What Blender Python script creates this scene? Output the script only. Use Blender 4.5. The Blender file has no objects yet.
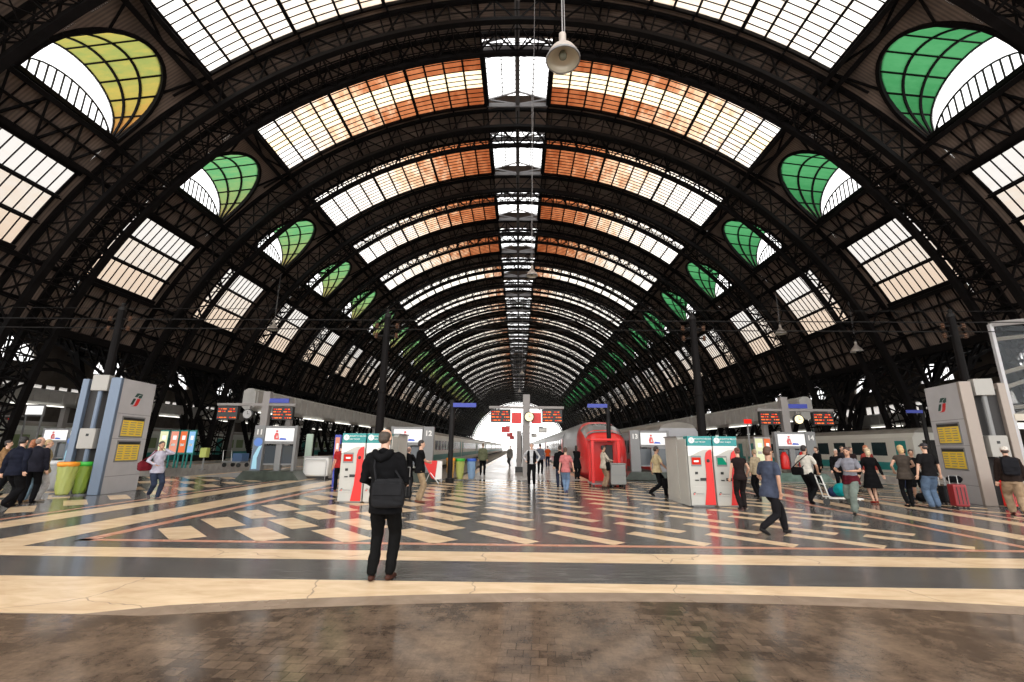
import bpy, bmesh, math, random
from mathutils import Vector, Matrix, noise
random.seed(7)
SC = bpy.context.scene
COL = SC.collection
PI = math.pi
def R(d): return math.radians(d)

# ------------------------------------------------------------------ materials
def newmat(name):
    m = bpy.data.materials.new(name); m.use_nodes = True
    return m, m.node_tree.nodes, m.node_tree.links, m.node_tree.nodes['Principled BSDF']
def mat(name, col, rough=0.5, metal=0.0, var=0.0, scale=8.0, spec=0.5, coat=0.0):
    m, N, L, b = newmat(name)
    b.inputs['Base Color'].default_value = (*col, 1); b.inputs['Roughness'].default_value = rough
    b.inputs['Metallic'].default_value = metal; b.inputs['Specular IOR Level'].default_value = spec
    b.inputs['Coat Weight'].default_value = coat
    if var > 0:
        tc = N.new('ShaderNodeTexCoord'); n = N.new('ShaderNodeTexNoise'); n.inputs['Scale'].default_value = scale
        n.inputs['Detail'].default_value = 4
        r = N.new('ShaderNodeValToRGB')
        r.color_ramp.elements[0].position = .3; r.color_ramp.elements[1].position = .72
        r.color_ramp.elements[0].color = (*[c * (1 - var) for c in col], 1)
        r.color_ramp.elements[1].color = (*[min(1, c * (1 + var)) for c in col], 1)
        L.new(tc.outputs['Object'], n.inputs['Vector']); L.new(n.outputs['Fac'], r.inputs['Fac'])
        L.new(r.outputs['Color'], b.inputs['Base Color'])
    return m
def emit(name, col, s):
    m = bpy.data.materials.new(name); m.use_nodes = True; N = m.node_tree.nodes; N.clear()
    e = N.new('ShaderNodeEmission'); e.inputs['Color'].default_value = (*col, 1); e.inputs['Strength'].default_value = s
    o = N.new('ShaderNodeOutputMaterial'); m.node_tree.links.new(e.outputs[0], o.inputs[0]); return m
def stone(name, c1, c2, rough, scale=1.2, stretch=(1, 1, 1), bump=0.05, crack=None):
    m, N, L, b = newmat(name)
    g = N.new('ShaderNodeNewGeometry'); mp = N.new('ShaderNodeMapping'); mp.inputs['Scale'].default_value = stretch
    mp.inputs['Rotation'].default_value = (0, 0, .5)
    L.new(g.outputs['Position'], mp.inputs['Vector'])
    n = N.new('ShaderNodeTexNoise'); n.inputs['Scale'].default_value = scale; n.inputs['Detail'].default_value = 8; n.inputs['Roughness'].default_value = .62
    n.inputs['Distortion'].default_value = .6
    L.new(mp.outputs[0], n.inputs['Vector'])
    r = N.new('ShaderNodeValToRGB'); r.color_ramp.elements[0].position = .32; r.color_ramp.elements[1].position = .68
    r.color_ramp.elements[0].color = (*c1, 1); r.color_ramp.elements[1].color = (*c2, 1)
    L.new(n.outputs['Fac'], r.inputs['Fac'])
    colout = r.outputs['Color']
    if crack:
        v = N.new('ShaderNodeTexVoronoi'); v.feature = 'DISTANCE_TO_EDGE'; v.inputs['Scale'].default_value = crack[0]
        n3 = N.new('ShaderNodeTexNoise'); n3.inputs['Scale'].default_value = 2.5
        mx = N.new('ShaderNodeMix'); mx.data_type = 'VECTOR'; mx.inputs[0].default_value = .25
        L.new(g.outputs['Position'], mx.inputs[4]); L.new(n3.outputs['Color'], mx.inputs[5]); L.new(g.outputs['Position'], n3.inputs['Vector'])
        L.new(mx.outputs[1], v.inputs['Vector'])
        cr = N.new('ShaderNodeMath'); cr.operation = 'LESS_THAN'; cr.inputs[1].default_value = crack[1]
        L.new(v.outputs['Distance'], cr.inputs[0])
        m2 = N.new('ShaderNodeMix'); m2.data_type = 'RGBA'; L.new(cr.outputs[0], m2.inputs[0])
        L.new(colout, m2.inputs[6]); m2.inputs[7].default_value = (*crack[2], 1); colout = m2.outputs[2]
    L.new(colout, b.inputs['Base Color'])
    n2 = N.new('ShaderNodeTexNoise'); n2.inputs['Scale'].default_value = .55; n2.inputs['Detail'].default_value = 5
    L.new(g.outputs['Position'], n2.inputs['Vector'])
    mr = N.new('ShaderNodeMapRange'); mr.inputs['To Min'].default_value = rough * .65; mr.inputs['To Max'].default_value = rough * 1.5
    L.new(n2.outputs['Fac'], mr.inputs['Value']); L.new(mr.outputs[0], b.inputs['Roughness'])
    bp = N.new('ShaderNodeBump'); bp.inputs['Strength'].default_value = bump; bp.inputs['Distance'].default_value = .02
    L.new(n.outputs['Fac'], bp.inputs['Height']); L.new(bp.outputs[0], b.inputs['Normal'])
    return m
M = {}
M['cream'] = stone('cream_marble', (.66, .47, .29), (.87, .67, .45), .20, 1.6, (1, 3, 1), .03, (.45, .002, (.42, .32, .23)))
M['grey'] = stone('grey_marble', (.068, .064, .061), (.155, .147, .140), .15, 2.2, (1, 7, 1), .03)
M['pink'] = stone('pink_marble', (.50, .22, .14), (.66, .36, .25), .26, 3, (1, 1, 1), .03)
M['border'] = stone('taupe_stone', (.24, .175, .125), (.34, .255, .19), .24, 3, (1, 1, 1), .04)
M['platform'] = stone('platform_stone', (.40, .38, .36), (.56, .54, .51), .2, 2, (1, 1, 1), .04)
M['ballast'] = stone('ballast', (.12, .10, .08), (.28, .25, .21), .9, 9, (1, 1, 1), .4)
M['outside'] = stone('outside_ground', (.55, .53, .5), (.75, .74, .72), .9, .3)
def brickfloor():
    m, N, L, b = newmat('asphalt_block_paving')
    g = N.new('ShaderNodeNewGeometry'); mp = N.new('ShaderNodeMapping'); mp.inputs['Rotation'].default_value = (0, 0, R(3))
    L.new(g.outputs['Position'], mp.inputs['Vector'])
    br = N.new('ShaderNodeTexBrick'); br.inputs['Scale'].default_value = 1.0
    br.inputs['Brick Width'].default_value = .13; br.inputs['Row Height'].default_value = .13; br.inputs['Mortar Size'].default_value = .004
    br.inputs['Mortar Smooth'].default_value = .3
    br.inputs['Color1'].default_value = (1, 1, 1, 1); br.inputs['Color2'].default_value = (.38, .38, .40, 1); br.inputs['Bias'].default_value = -.1; br.inputs['Mortar'].default_value = (.25, .24, .24, 1)
    L.new(mp.outputs[0], br.inputs['Vector'])
    n = N.new('ShaderNodeTexNoise'); n.inputs['Scale'].default_value = 1.6; n.inputs['Detail'].default_value = 12; n.inputs['Roughness'].default_value = .82
    L.new(g.outputs['Position'], n.inputs['Vector'])
    r = N.new('ShaderNodeValToRGB'); r.color_ramp.elements[0].position = .36; r.color_ramp.elements[1].position = .66
    r.color_ramp.elements[0].color = (.055, .039, .030, 1); r.color_ramp.elements[1].color = (.25, .175, .12, 1)
    L.new(n.outputs['Fac'], r.inputs['Fac'])
    # wear decides how strongly the joints show
    n2 = N.new('ShaderNodeTexNoise'); n2.inputs['Scale'].default_value = .7; n2.inputs['Detail'].default_value = 3
    L.new(g.outputs['Position'], n2.inputs['Vector'])
    wr = N.new('ShaderNodeMapRange'); wr.inputs['From Min'].default_value = .46; wr.inputs['From Max'].default_value = .58
    wr.inputs['To Min'].default_value = .12; wr.inputs['To Max'].default_value = .85
    L.new(n2.outputs['Fac'], wr.inputs['Value'])
    mx = N.new('ShaderNodeMix'); mx.data_type = 'RGBA'; mx.blend_type = 'MULTIPLY'
    L.new(wr.outputs[0], mx.inputs[0]); L.new(r.outputs[0], mx.inputs[6]); L.new(br.outputs['Color'], mx.inputs[7])
    L.new(mx.outputs[2], b.inputs['Base Color'])
    rr = N.new('ShaderNodeMapRange'); rr.inputs['To Min'].default_value = .02; rr.inputs['To Max'].default_value = .20
    L.new(n.outputs['Fac'], rr.inputs['Value']); L.new(rr.outputs[0], b.inputs['Roughness'])
    bp = N.new('ShaderNodeBump'); bp.inputs['Strength'].default_value = .05; bp.inputs['Distance'].default_value = .01
    L.new(br.outputs['Fac'], bp.inputs['Height']); bp.invert = True; L.new(bp.outputs[0], b.inputs['Normal'])
    return m
M['paving'] = brickfloor()
M['iron'] = mat('black_iron', (.006, .005, .005), .6, .0, .3, 2, .08)
M['iron2'] = mat('dark_grey_iron', (.012, .011, .011), .5, 0, .3, 2, .15)
M['greyiron'] = mat('grey_painted_iron', (.13, .12, .12), .5)
def soffit():
    m, N, L, b = newmat('brown_corrugated_soffit')
    g = N.new('ShaderNodeNewGeometry'); sp = N.new('ShaderNodeSeparateXYZ'); L.new(g.outputs['Position'], sp.inputs[0])
    mu = N.new('ShaderNodeMath'); mu.operation = 'MULTIPLY'; mu.inputs[1].default_value = 2 * PI / .19; L.new(sp.outputs['Y'], mu.inputs[0])
    si = N.new('ShaderNodeMath'); si.operation = 'SINE'; L.new(mu.outputs[0], si.inputs[0])
    mr = N.new('ShaderNodeMapRange'); mr.inputs['From Min'].default_value = -1; L.new(si.outputs[0], mr.inputs['Value'])
    n = N.new('ShaderNodeTexNoise'); n.inputs['Scale'].default_value = .5; n.inputs['Detail'].default_value = 6; L.new(g.outputs['Position'], n.inputs['Vector'])
    r = N.new('ShaderNodeValToRGB'); r.color_ramp.elements[0].position = .3; r.color_ramp.elements[1].position = .75
    r.color_ramp.elements[0].color = (.10, .072, .058, 1); r.color_ramp.elements[1].color = (.28, .20, .155, 1); L.new(n.outputs['Fac'], r.inputs['Fac'])
    mx = N.new('ShaderNodeMix'); mx.data_type = 'RGBA'; mx.blend_type = 'MULTIPLY'; mx.inputs[0].default_value = .6
    rr = N.new('ShaderNodeValToRGB'); rr.color_ramp.elements[0].color = (.3, .3, .3, 1); rr.color_ramp.elements[1].color = (1, 1, 1, 1)
    L.new(mr.outputs[0], rr.inputs['Fac']); L.new(r.outputs[0], mx.inputs[6]); L.new(rr.outputs[0], mx.inputs[7])
    L.new(mx.outputs[2], b.inputs['Base Color']); b.inputs['Roughness'].default_value = .8
    return m
M['soffit'] = soffit()
def glaze(name, stops, clear=.25, streak=None, uvstripe=False, clearcol=None, noise_scale=(1.3, .5, 1.3), NA=.6):
    """dirty wired glass: part clear, part diffusing; stains by noise. stops = [(pos, colour)] along uv.x + noise"""
    m = bpy.data.materials.new(name); m.use_nodes = True; N = m.node_tree.nodes; L = m.node_tree.links; N.clear()
    uv = N.new('ShaderNodeUVMap'); sp = N.new('ShaderNodeSeparateXYZ'); L.new(uv.outputs[0], sp.inputs[0])
    g = N.new('ShaderNodeNewGeometry')
    mp = N.new('ShaderNodeMapping'); mp.inputs['Scale'].default_value = noise_scale; L.new(g.outputs['Position'], mp.inputs['Vector'])
    n = N.new('ShaderNodeTexNoise'); n.inputs['Scale'].default_value = 1.0; n.inputs['Detail'].default_value = 5; n.inputs['Roughness'].default_value = .6
    L.new(mp.outputs[0], n.inputs['Vector'])
    a = N.new('ShaderNodeMath'); a.operation = 'MULTIPLY_ADD'; a.inputs[1].default_value = NA; L.new(n.outputs['Fac'], a.inputs[0])
    s = N.new('ShaderNodeMath'); s.operation = 'SUBTRACT'; s.inputs[1].default_value = NA / 2; L.new(sp.outputs['X'], s.inputs[0]); L.new(s.outputs[0], a.inputs[2])
    r = N.new('ShaderNodeValToRGB'); L.new(a.outputs[0], r.inputs['Fac'])
    while len(r.color_ramp.elements) < len(stops): r.color_ramp.elements.new(.5)
    for e, (p, c) in zip(r.color_ramp.elements, stops): e.position = p; e.color = (*c, 1)
    col = r.outputs[0]
    if uvstripe:   # a band of newer clean panes across the strip
        ab = N.new('ShaderNodeMath'); ab.operation = 'SUBTRACT'; ab.inputs[1].default_value = .50; L.new(sp.outputs['Y'], ab.inputs[0])
        a2 = N.new('ShaderNodeMath'); a2.operation = 'ABSOLUTE'; L.new(ab.outputs[0], a2.inputs[0])
        lt = N.new('ShaderNodeMath'); lt.operation = 'LESS_THAN'; lt.inputs[1].default_value = .15; L.new(a2.outputs[0], lt.inputs[0])
        mx = N.new('ShaderNodeMix'); mx.data_type = 'RGBA'; L.new(lt.outputs[0], mx.inputs[0]); L.new(col, mx.inputs[6])
        mx.inputs[7].default_value = (.62, .50, .33, 1); col = mx.outputs[2]
    tl = N.new('ShaderNodeBsdfTranslucent'); tp = N.new('ShaderNodeBsdfTransparent'); L.new(col, tl.inputs[0]); L.new(col, tp.inputs[0])
    mi = N.new('ShaderNodeMixShader'); mi.inputs[0].default_value = clear
    L.new(tl.outputs[0], mi.inputs[1]); L.new(tp.outputs[0], mi.inputs[2])
    o = N.new('ShaderNodeOutputMaterial'); L.new(mi.outputs[0], o.inputs[0]); return m
RUST = (.14, .036, .012); RUST2 = (.24, .085, .035); STAIN = (.4, .3, .2); WHITE = (.66, .64, .61)
M['crown_near'] = glaze('near_crown_glazing', [(0, (.33, .17, .09)), (.2, (.42, .29, .20)), (.45, (.46, .38, .31)), (.85, (.56, .50, .44)), (1, WHITE)], NA=.9, noise_scale=(1.1, 1.2, 1.1))
M['crown_striped'] = glaze('striped_crown_glazing', [(0, RUST), (.42, RUST2), (.66, (.42, .27, .17)), (.84, (.5, .42, .35)), (1, WHITE)], uvstripe=True, NA=.9)
M['crown'] = glaze('rusty_crown_glazing', [(0, RUST), (.26, RUST2), (.45, (.42, .27, .17)), (.65, (.52, .45, .38)), (1, WHITE)], NA=.7)
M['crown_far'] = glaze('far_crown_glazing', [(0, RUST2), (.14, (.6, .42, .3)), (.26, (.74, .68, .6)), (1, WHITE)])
M['low'] = glaze('cream_wall_glazing', [(0, (.34, .33, .32)), (.5, (.33, .295, .26)), (1, (.33, .265, .21))], .10, NA=.9, noise_scale=(.8, .8, 3))
M['clearglass'] = glaze('clear_glazing', [(0, (.86, .87, .88)), (1, (.86, .87, .88))], .6)
M['green'] = glaze('green_sheet', [(0, (.15, .19, .08)), (.28, (.035, .15, .055)), (.6, (.022, .115, .04)), (1, (.035, .14, .055))], .07, NA=.9, noise_scale=(1, 3, 1))
M['yellow'] = glaze('yellow_sheet', [(0, (.40, .17, .06)), (.35, (.36, .18, .05)), (.6, (.27, .20, .045)), (1, (.14, .16, .045))], .10, noise_scale=(1, 3, 1))
M['yellowgreen'] = glaze('yellow_green_sheet', [(0, (.36, .24, .10)), (.35, (.20, .22, .08)), (1, (.05, .17, .07))], .10, noise_scale=(1, 3, 1))
M['amber'] = glaze('amber_glazing', [(0, (.5, .25, .07)), (1, (.6, .4, .2))], .10)

# ------------------------------------------------------------------ mesh builder
class MB:
    def __init__(s): s.v = []; s.f = []; s.mi = []; s.uv = []; s.mats = []
    def slot(s, m):
        if m not in s.mats: s.mats.append(m)
        return s.mats.index(m)
    def face(s, pts, m, uv=None):
        i = len(s.v); s.v += [tuple(p) for p in pts]; s.f.append(tuple(range(i, i + len(pts)))); s.mi.append(s.slot(m)); s.uv.append(uv); return s
    def poly(s, verts, faces, m):
        i = len(s.v); s.v += [tuple(p) for p in verts]; k = s.slot(m)
        for f in faces: s.f.append(tuple(i + a for a in f)); s.mi.append(k); s.uv.append(None)
        return s
    def box(s, x0, x1, y0, y1, z0, z1, m):
        v = [(x, y, z) for z in (z0, z1) for y in (y0, y1) for x in (x0, x1)]
        return s.poly(v, [(0, 2, 3, 1), (4, 5, 7, 6), (0, 1, 5, 4), (2, 6, 7, 3), (0, 4, 6, 2), (1, 3, 7, 5)], m)
    def bar(s, a, b, w, h, m, up=(0, 0, 1)):
        a = Vector(a); b = Vector(b); d = (b - a)
        if d.length < 1e-6: return s
        d.normalize(); u = Vector(up); x = d.cross(u)
        if x.length < 1e-3: u = Vector((0, 1, 0)); x = d.cross(u)
        x.normalize(); y = x.cross(d); x *= w / 2; y *= h / 2
        v = [a - x - y, a + x - y, a + x + y, a - x + y, b - x - y, b + x - y, b + x + y, b - x + y]
        return s.poly(v, [(0, 1, 2, 3), (4, 7, 6, 5), (0, 4, 5, 1), (1, 5, 6, 2), (2, 6, 7, 3), (3, 7, 4, 0)], m)
    def tube(s, pts, r, m, n=8, cap=True):
        pts = [Vector(p) for p in pts]; rs = r if isinstance(r, (list, tuple)) else [r] * len(pts); rings = []; vv = []
        prev = None
        for i, p in enumerate(pts):
            d = (pts[min(i + 1, len(pts) - 1)] - pts[max(i - 1, 0)]).normalized()
            if prev is None:
                x = d.cross(Vector((0, 0, 1)));
                if x.length < 1e-3: x = Vector((1, 0, 0))
            else: x = prev - d * prev.dot(d)
            x.normalize(); y = d.cross(x); prev = x
            vv += [p + (x * math.cos(t) + y * math.sin(t)) * rs[i] for t in [2 * PI * k / n for k in range(n)]]
        F = [(i * n + k, i * n + (k + 1) % n, (i + 1) * n + (k + 1) % n, (i + 1) * n + k) for i in range(len(pts) - 1) for k in range(n)]
        if cap: F += [tuple(range(n))[::-1], tuple((len(pts) - 1) * n + k for k in range(n))]
        return s.poly(vv, F, m)
    def lathe(s, prof, c, m, n=20, axis='z'):
        vv = []
        for r_, z in prof:
            for k in range(n):
                t = 2 * PI * k / n; p = (r_ * math.cos(t), r_ * math.sin(t), z)
                if axis == 'y': p = (p[0], p[2], p[1])
                vv.append((c[0] + p[0], c[1] + p[1], c[2] + p[2]))
        F = [(i * n + k, i * n + (k + 1) % n, (i + 1) * n + (k + 1) % n, (i + 1) * n + k) for i in range(len(prof) - 1) for k in range(n)]
        return s.poly(vv, F, m)
    def prism(s, outline, ext, m):   # outline: 3d pts (planar), ext vector
        n = len(outline); e = Vector(ext); a = [Vector(p) for p in outline]; v = a + [p + e for p in a]
        return s.poly(v, [tuple(range(n))[::-1], tuple(range(n, 2 * n))] + [(i, (i + 1) % n, n + (i + 1) % n, n + i) for i in range(n)], m)
    def mesh(s, name):
        me = bpy.data.meshes.new(name); me.from_pydata(s.v, [], s.f)
        for m in s.mats: me.materials.append(m)
        me.polygons.foreach_set('material_index', s.mi)
        if any(u is not None for u in s.uv):
            ul = me.uv_layers.new(name='UVMap')
            for p, u in zip(me.polygons, s.uv):
                if u:
                    for li, c in zip(p.loop_indices, u): ul.data[li].uv = c
        me.update(); return me
    def build(s, name, parent=None, smooth=False, bevel=0, recalc=True):
        me = s.mesh(name)
        if recalc and len(me.polygons) < 20000:
            bm = bmesh.new(); bm.from_mesh(me); bmesh.ops.recalc_face_normals(bm, faces=bm.faces); bm.to_mesh(me); bm.free()
        o = bpy.data.objects.new(name, me); COL.objects.link(o)
        if smooth:
            for p in me.polygons: p.use_smooth = True
        if bevel:
            b = o.modifiers.new('bevel', 'BEVEL'); b.width = bevel; b.segments = 2; b.limit_method = 'ANGLE'
        if parent is not None: o.parent = parent
        return o
def tag(o, label=None, cat=None, group=None, kind=None):
    if label: o['label'] = label
    if cat: o['category'] = cat
    if group: o['group'] = group
    if kind: o['kind'] = kind
    return o
def empty(name, loc=(0, 0, 0), rz=0, label=None, cat=None, group=None, kind=None):
    o = bpy.data.objects.new(name, None); COL.objects.link(o); o.location = loc; o.rotation_euler = (0, 0, rz); o.empty_display_size = .2
    return tag(o, label, cat, group, kind)
def struct(mb, name, **k):
    o = mb.build(name, **k); o['kind'] = 'structure'; return o
def kids(o): return [c for c in bpy.data.objects if c.parent == o]
def copy_tree(o, loc=None, rz=None, parent=None):
    c = o.copy(); COL.objects.link(c)
    if parent is not None: c.parent = parent
    if loc is not None: c.location = loc
    if rz is not None: c.rotation_euler = (0, 0, rz)
    for ch in list(o.children):
        copy_tree(ch, None, None, c)
    return c

# ------------------------------------------------------------------ camera (eye 1.62 m above the concourse, looking down the axis of the shed)
F, VX, VY, ROLL, CX = 445.9345, 519.9254, 447.054, .0088, .3017
p = math.atan((VY - 341) / F); yaw = math.atan((VX - 512) / F * math.cos(p))
f_ = Vector((-math.sin(yaw) * math.cos(p), math.cos(yaw) * math.cos(p), math.sin(p)))
r_ = Vector((math.cos(yaw), math.sin(yaw), 0)); u_ = r_.cross(f_)
c_, s_ = math.cos(ROLL), math.sin(ROLL); r2 = r_ * c_ + u_ * s_; u2 = u_ * c_ - r_ * s_
cam = bpy.data.cameras.new('camera'); co = bpy.data.objects.new('camera', cam); COL.objects.link(co)
cam.sensor_width = 36; cam.lens = F / 1024 * 36; cam.clip_end = 3000
mw = Matrix.Identity(4)
for i in range(3): mw[i][0] = r2[i]; mw[i][1] = u2[i]; mw[i][2] = -f_[i]
mw[0][3] = CX; mw[1][3] = 0; mw[2][3] = 1.62
co.matrix_world = mw; SC.camera = co

# ------------------------------------------------------------------ the shed: radius 35.6 about (x=0, z=-1.3), bays of 11.2 m
RAD, ZC, PER, YF = 35.6, -1.3, 11.2, 37.0
K0, K1 = -2, 27
def yf(k): return YF + PER * (k - 1)
def on(r, th, y): return Vector((r * math.sin(th), y, ZC + r * math.cos(th)))
YW = 6.3                       # glazed part of a bay: y from -YW to 0 relative to yf
TH = dict(lan=4.7, strip=37.4, d1=39.6, sill=50.0, low0=54.9, low1=64.8, end=72.0)
def patch(mb, r, t0, t1, y0, y1, m, n=None, flip=False):
    n = n or max(1, round(abs(t1 - t0) / 3)); 
    for i in range(n):
        a = R(t0 + (t1 - t0) * i / n); b = R(t0 + (t1 - t0) * (i + 1) / n)
        mb.face([on(r, a, y0), on(r, b, y0), on(r, b, y1), on(r, a, y1)], m)
# dormer outline in (y, theta): flat sill, semicircular head
DY, DR, DZ0, DST = -3.0, 3.1, 21.6, 1.1
DRZ, DRZ2 = 3.15, 2.5
def dorm_pts(n=14, rr=DR, rz=None):
    rz = (rz or DRZ) * rr / DR
    pts = [(DY - rr, DZ0), (DY - rr, DZ0 + DST)]
    pts += [(DY - rr * math.cos(PI * i / n), DZ0 + DST + rz * math.sin(PI * i / n)) for i in range(1, n)]
    pts += [(DY + rr, DZ0 + DST), (DY + rr, DZ0)]
    return pts
def xroof(z, r=RAD): return math.sqrt(r * r - (z - ZC) ** 2)
def soffit_mesh():
    mb = MB(); so = M['soffit']
    for s in (-1, 1):
        # between the glazed bands
        for a, b in ((TH['strip'], TH['d1'] - .7), (TH['sill'], TH['low0']), (TH['low1'], TH['end'])):
            patch(mb, RAD, s * a, s * b, -YW, 0, so)
        patch(mb, RAD, s * TH['lan'], s * TH['end'], 0, PER - YW, so)          # over the double arch
        # around the dormer head: fill from outline to the rectangle (y -YW..0, z up to theta d1-.7)
        zt = ZC + RAD * math.cos(R(TH['d1'] - .7)); pts = dorm_pts()
        top = []
        for (y, z) in pts:
            top.append((y, z))
        def P(y, z): return Vector((s * xroof(z), y, z))
        n = len(pts)
        # head: vertical columns up to zt
        for i in range(n - 1):
            (ya, za), (yb, zb) = pts[i], pts[i + 1]
            if abs(ya - yb) < 1e-6: continue
            K = 3
            for k in range(K):
                f0, f1 = k / K, (k + 1) / K
                mb.face([P(ya, za + (zt - za) * f0), P(yb, zb + (zt - zb) * f0), P(yb, zb + (zt - zb) * f1), P(ya, za + (zt - za) * f1)], so)
        for (y0, y1) in ((-YW, DY - DR), (DY + DR, 0)):
            for k in range(4):
                z0 = DZ0 + (zt - DZ0) * k / 4; z1 = DZ0 + (zt - DZ0) * (k + 1) / 4
                mb.face([P(y0, z0), P(y1, z0), P(y1, z1), P(y0, z1)], so)
    patch(mb, RAD + .9, -TH['lan'], TH['lan'], 0, PER - YW, so)
    return mb.mesh('ceiling')
def purlin_mesh():
    mb = MB(); ir = M['iron']
    def lat(th, y0, y1, d, nseg, w=.16):
        a = on(RAD - .1, R(th), y0); b = on(RAD - .1, R(th), y1); a2 = on(RAD - d, R(th), y0); b2 = on(RAD - d, R(th), y1)
        up = on(1, R(th), 0) - on(0, R(th), 0)
        mb.bar(a, b, w, .2, ir, up); mb.bar(a2, b2, w, .14, ir, up)
        for i in range(nseg):
            t0, t1 = i / nseg, (i + 1) / nseg; q = (a.lerp(b, t0), a2.lerp(b2, t1)) if i % 2 else (a2.lerp(b2, t0), a.lerp(b, t1))
            mb.bar(q[0], q[1], .06, .08, ir, up)
    for s in (-1, 1):
        for th in (TH['strip'] + .3, TH['d1'] - .6, TH['sill'] + .3, TH['low0'] - .5, TH['low1'] + .5, TH['end']):
            lat(s * th, -YW, PER - YW, .75, 12, .3 if th < 70 else .5)
        for th in (TH['lan'] + .1, 10.2, 15.6, 21, 26.4, 32): lat(s * th, 0, PER - YW, .5, 6)
        for th in (67, 69.5): lat(s * th, -YW, PER - YW, .35, 10)
        lat(s * 52.3, -YW, PER - YW, .35, 10)
        # V bracing under the plain sheeting
        def brace(a0, a1, y0, y1, w=.12):
            mb.bar(on(RAD - .3, R(s * a0), y0), on(RAD - .3, R(s * a1), y1), w, w, ir)
        for (a0, a1) in ((TH['strip'], TH['d1'] - .6),):
            brace(a0, a1, -YW, -YW / 2); brace(a0, a1, 0, -YW / 2); brace(a0, a1 + 3, 0, -.2)
        for (a0, a1) in ((TH['sill'] + .3, TH['low0'] - .5), (TH['low1'] + .5, TH['end'])):
            m_ = 3
            for i in range(m_):
                y0 = -YW + YW * i / m_; y1 = y0 + YW / m_
                brace(a0, a1, y0, (y0 + y1) / 2); brace(a1, a0, (y0 + y1) / 2, y1)
        for y in (-5.25, -4.2, -3.15, -2.1, -1.05):
            for (a0, a1) in ((TH['low1'], TH['end']), (TH['sill'], TH['low0'])): mb.bar(on(RAD - .08, R(s * a0), y), on(RAD - .08, R(s * a1), y), .05, .1, ir)
        # ring beam round the dormer mouth
        pts = [Vector((s * (xroof(z) - .05), y, z)) for y, z in dorm_pts(18, DR + .05)]
        for a, b in zip(pts, pts[1:]): mb.bar(a, b, .22, .3, ir, (s, 0, 1))
        mb.bar(pts[0], pts[-1], .3, .3, ir)
        mb.bar(pts[6], on(RAD - .3, R(s * TH['strip']), -YW), .12, .12, ir); mb.bar(pts[-6], on(RAD - .3, R(s * TH['strip']), 0), .12, .12, ir)
    return mb.mesh('purlins')
def arch_meshes():
    """one double arch: two lattice ribs 2.8 m apart joined by cross lattice, standing on the platform level"""
    NP = 66; out = {}
    TA, TBt = -R(92.0), R(92.0)
    def ribs(y):
        ch = MB(); la = MB(); ir = M['iron']
        ro, depth = RAD - .12, lambda th: 1.95 + .3 * (abs(th) / R(90)) ** 2
        pr = None
        for i in range(NP + 1):
            th = TA + (TBt - TA) * i / NP
            a = on(ro, th, y); b = on(ro - depth(th), th, y)
            if pr:
                up = (a - b).normalized()
                ch.bar(pr[0], a, .3, .26, ir, up); ch.bar(pr[1], b, .42, .3, ir, up)
                la.bar(pr[0], b, .09, .11, ir) if i % 2 else la.bar(pr[1], a, .09, .11, ir)
                m0 = (pr[0] + pr[1]) / 2; m1 = (a + b) / 2
                la.bar(m0, m1, .05, .07, ir)
                if abs(th) > R(40): la.bar(pr[1], a, .08, .08, ir) if i % 2 else la.bar(pr[0], b, .08, .08, ir)
            la.bar(a, b, .08, .12, ir)
            pr = (a, b)
        return ch, la
    out['rib'] = [ribs(0.7), ribs(3.5)]
    cx = MB(); ir = M['iron']; y0, y1 = .7, 3.5
    for i in range(NP):
        th = TA + (TBt - TA) * i / NP; t2 = TA + (TBt - TA) * (i + 1) / NP
        d = 1.95 + .3 * (abs(th) / R(90)) ** 2
        for rr in (RAD - .12 - d, RAD - .3):
            a, b = on(rr, th, y0), on(rr, th, y1); c2, d2 = on(rr, t2, y0), on(rr, t2, y1); mid = (a + b + c2 + d2) / 4
            up = mid.copy(); up.y = 0
            cx.bar(a, b, .08, .1, ir, up)
            if rr < RAD - 1:
                ym = (y0 + y1) / 2
                for q in (y0 + .7, y1 - .7): cx.bar(on(rr, th, q), on(rr, t2, q), .06, .08, ir, up)
                cx.bar(a, d2, .07, .08, ir, up); cx.bar(b, c2, .07, .08, ir, up)
        aa, bb = on(RAD - .3, th, y0), on(RAD - .12 - d, th, y1)
        if i % 2: cx.bar(aa, bb, .07, .07, ir)
        else: cx.bar(on(RAD - .3, th, y1), on(RAD - .12 - d, th, y0), .07, .07, ir)
    out['cross'] = cx
    out['foot'] = [MB().box(s * 34.5 - 1.3, s * 34.5 + 1.3, y - .45, y + .45, -1.1, .5, M['iron2']) for s in (-1, 1) for y in (.7, 3.5)]
    return out
AM = arch_meshes()
ORD = ['first', 'second', 'third', 'fourth', 'fifth', 'sixth', 'seventh', 'eighth', 'ninth', 'tenth']
arch = empty('steel_arch', (0, yf(K0), 0))
for c, l in AM['rib']: c.build('arch_chord', arch, recalc=False); l.build('arch_lattice', arch, recalc=False)
AM['cross'].build('cross_bracing', arch, recalc=False); [q.build('arch_foot', arch) for q in AM['foot']]
sof = soffit_mesh(); pur = purlin_mesh()
for k in range(K0, K1 + 1):
    a = arch if k == K0 else copy_tree(arch, (0, yf(k), 0))
    if k < 0: lab = 'black lattice steel arch nearest the viewpoint, mostly cut off by the top corners'
    else:
        lab = ('black lattice steel arch just beyond the %s glazed bay from the top' % ORD[k]) if k < 8 else 'one of the lattice steel arches crowded together at the far end of the shed'
    if k == K0: lab = 'black lattice steel arch directly above the viewpoint, outside the picture'
    tag(a, lab, 'arch', 'steel arches of the train shed')
    c = bpy.data.objects.new('ceiling', sof); COL.objects.link(c); c.location = (0, yf(k), 0); c['kind'] = 'structure'
    q = bpy.data.objects.new('purlin_framing', pur); COL.objects.link(q); q.parent = c

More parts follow.
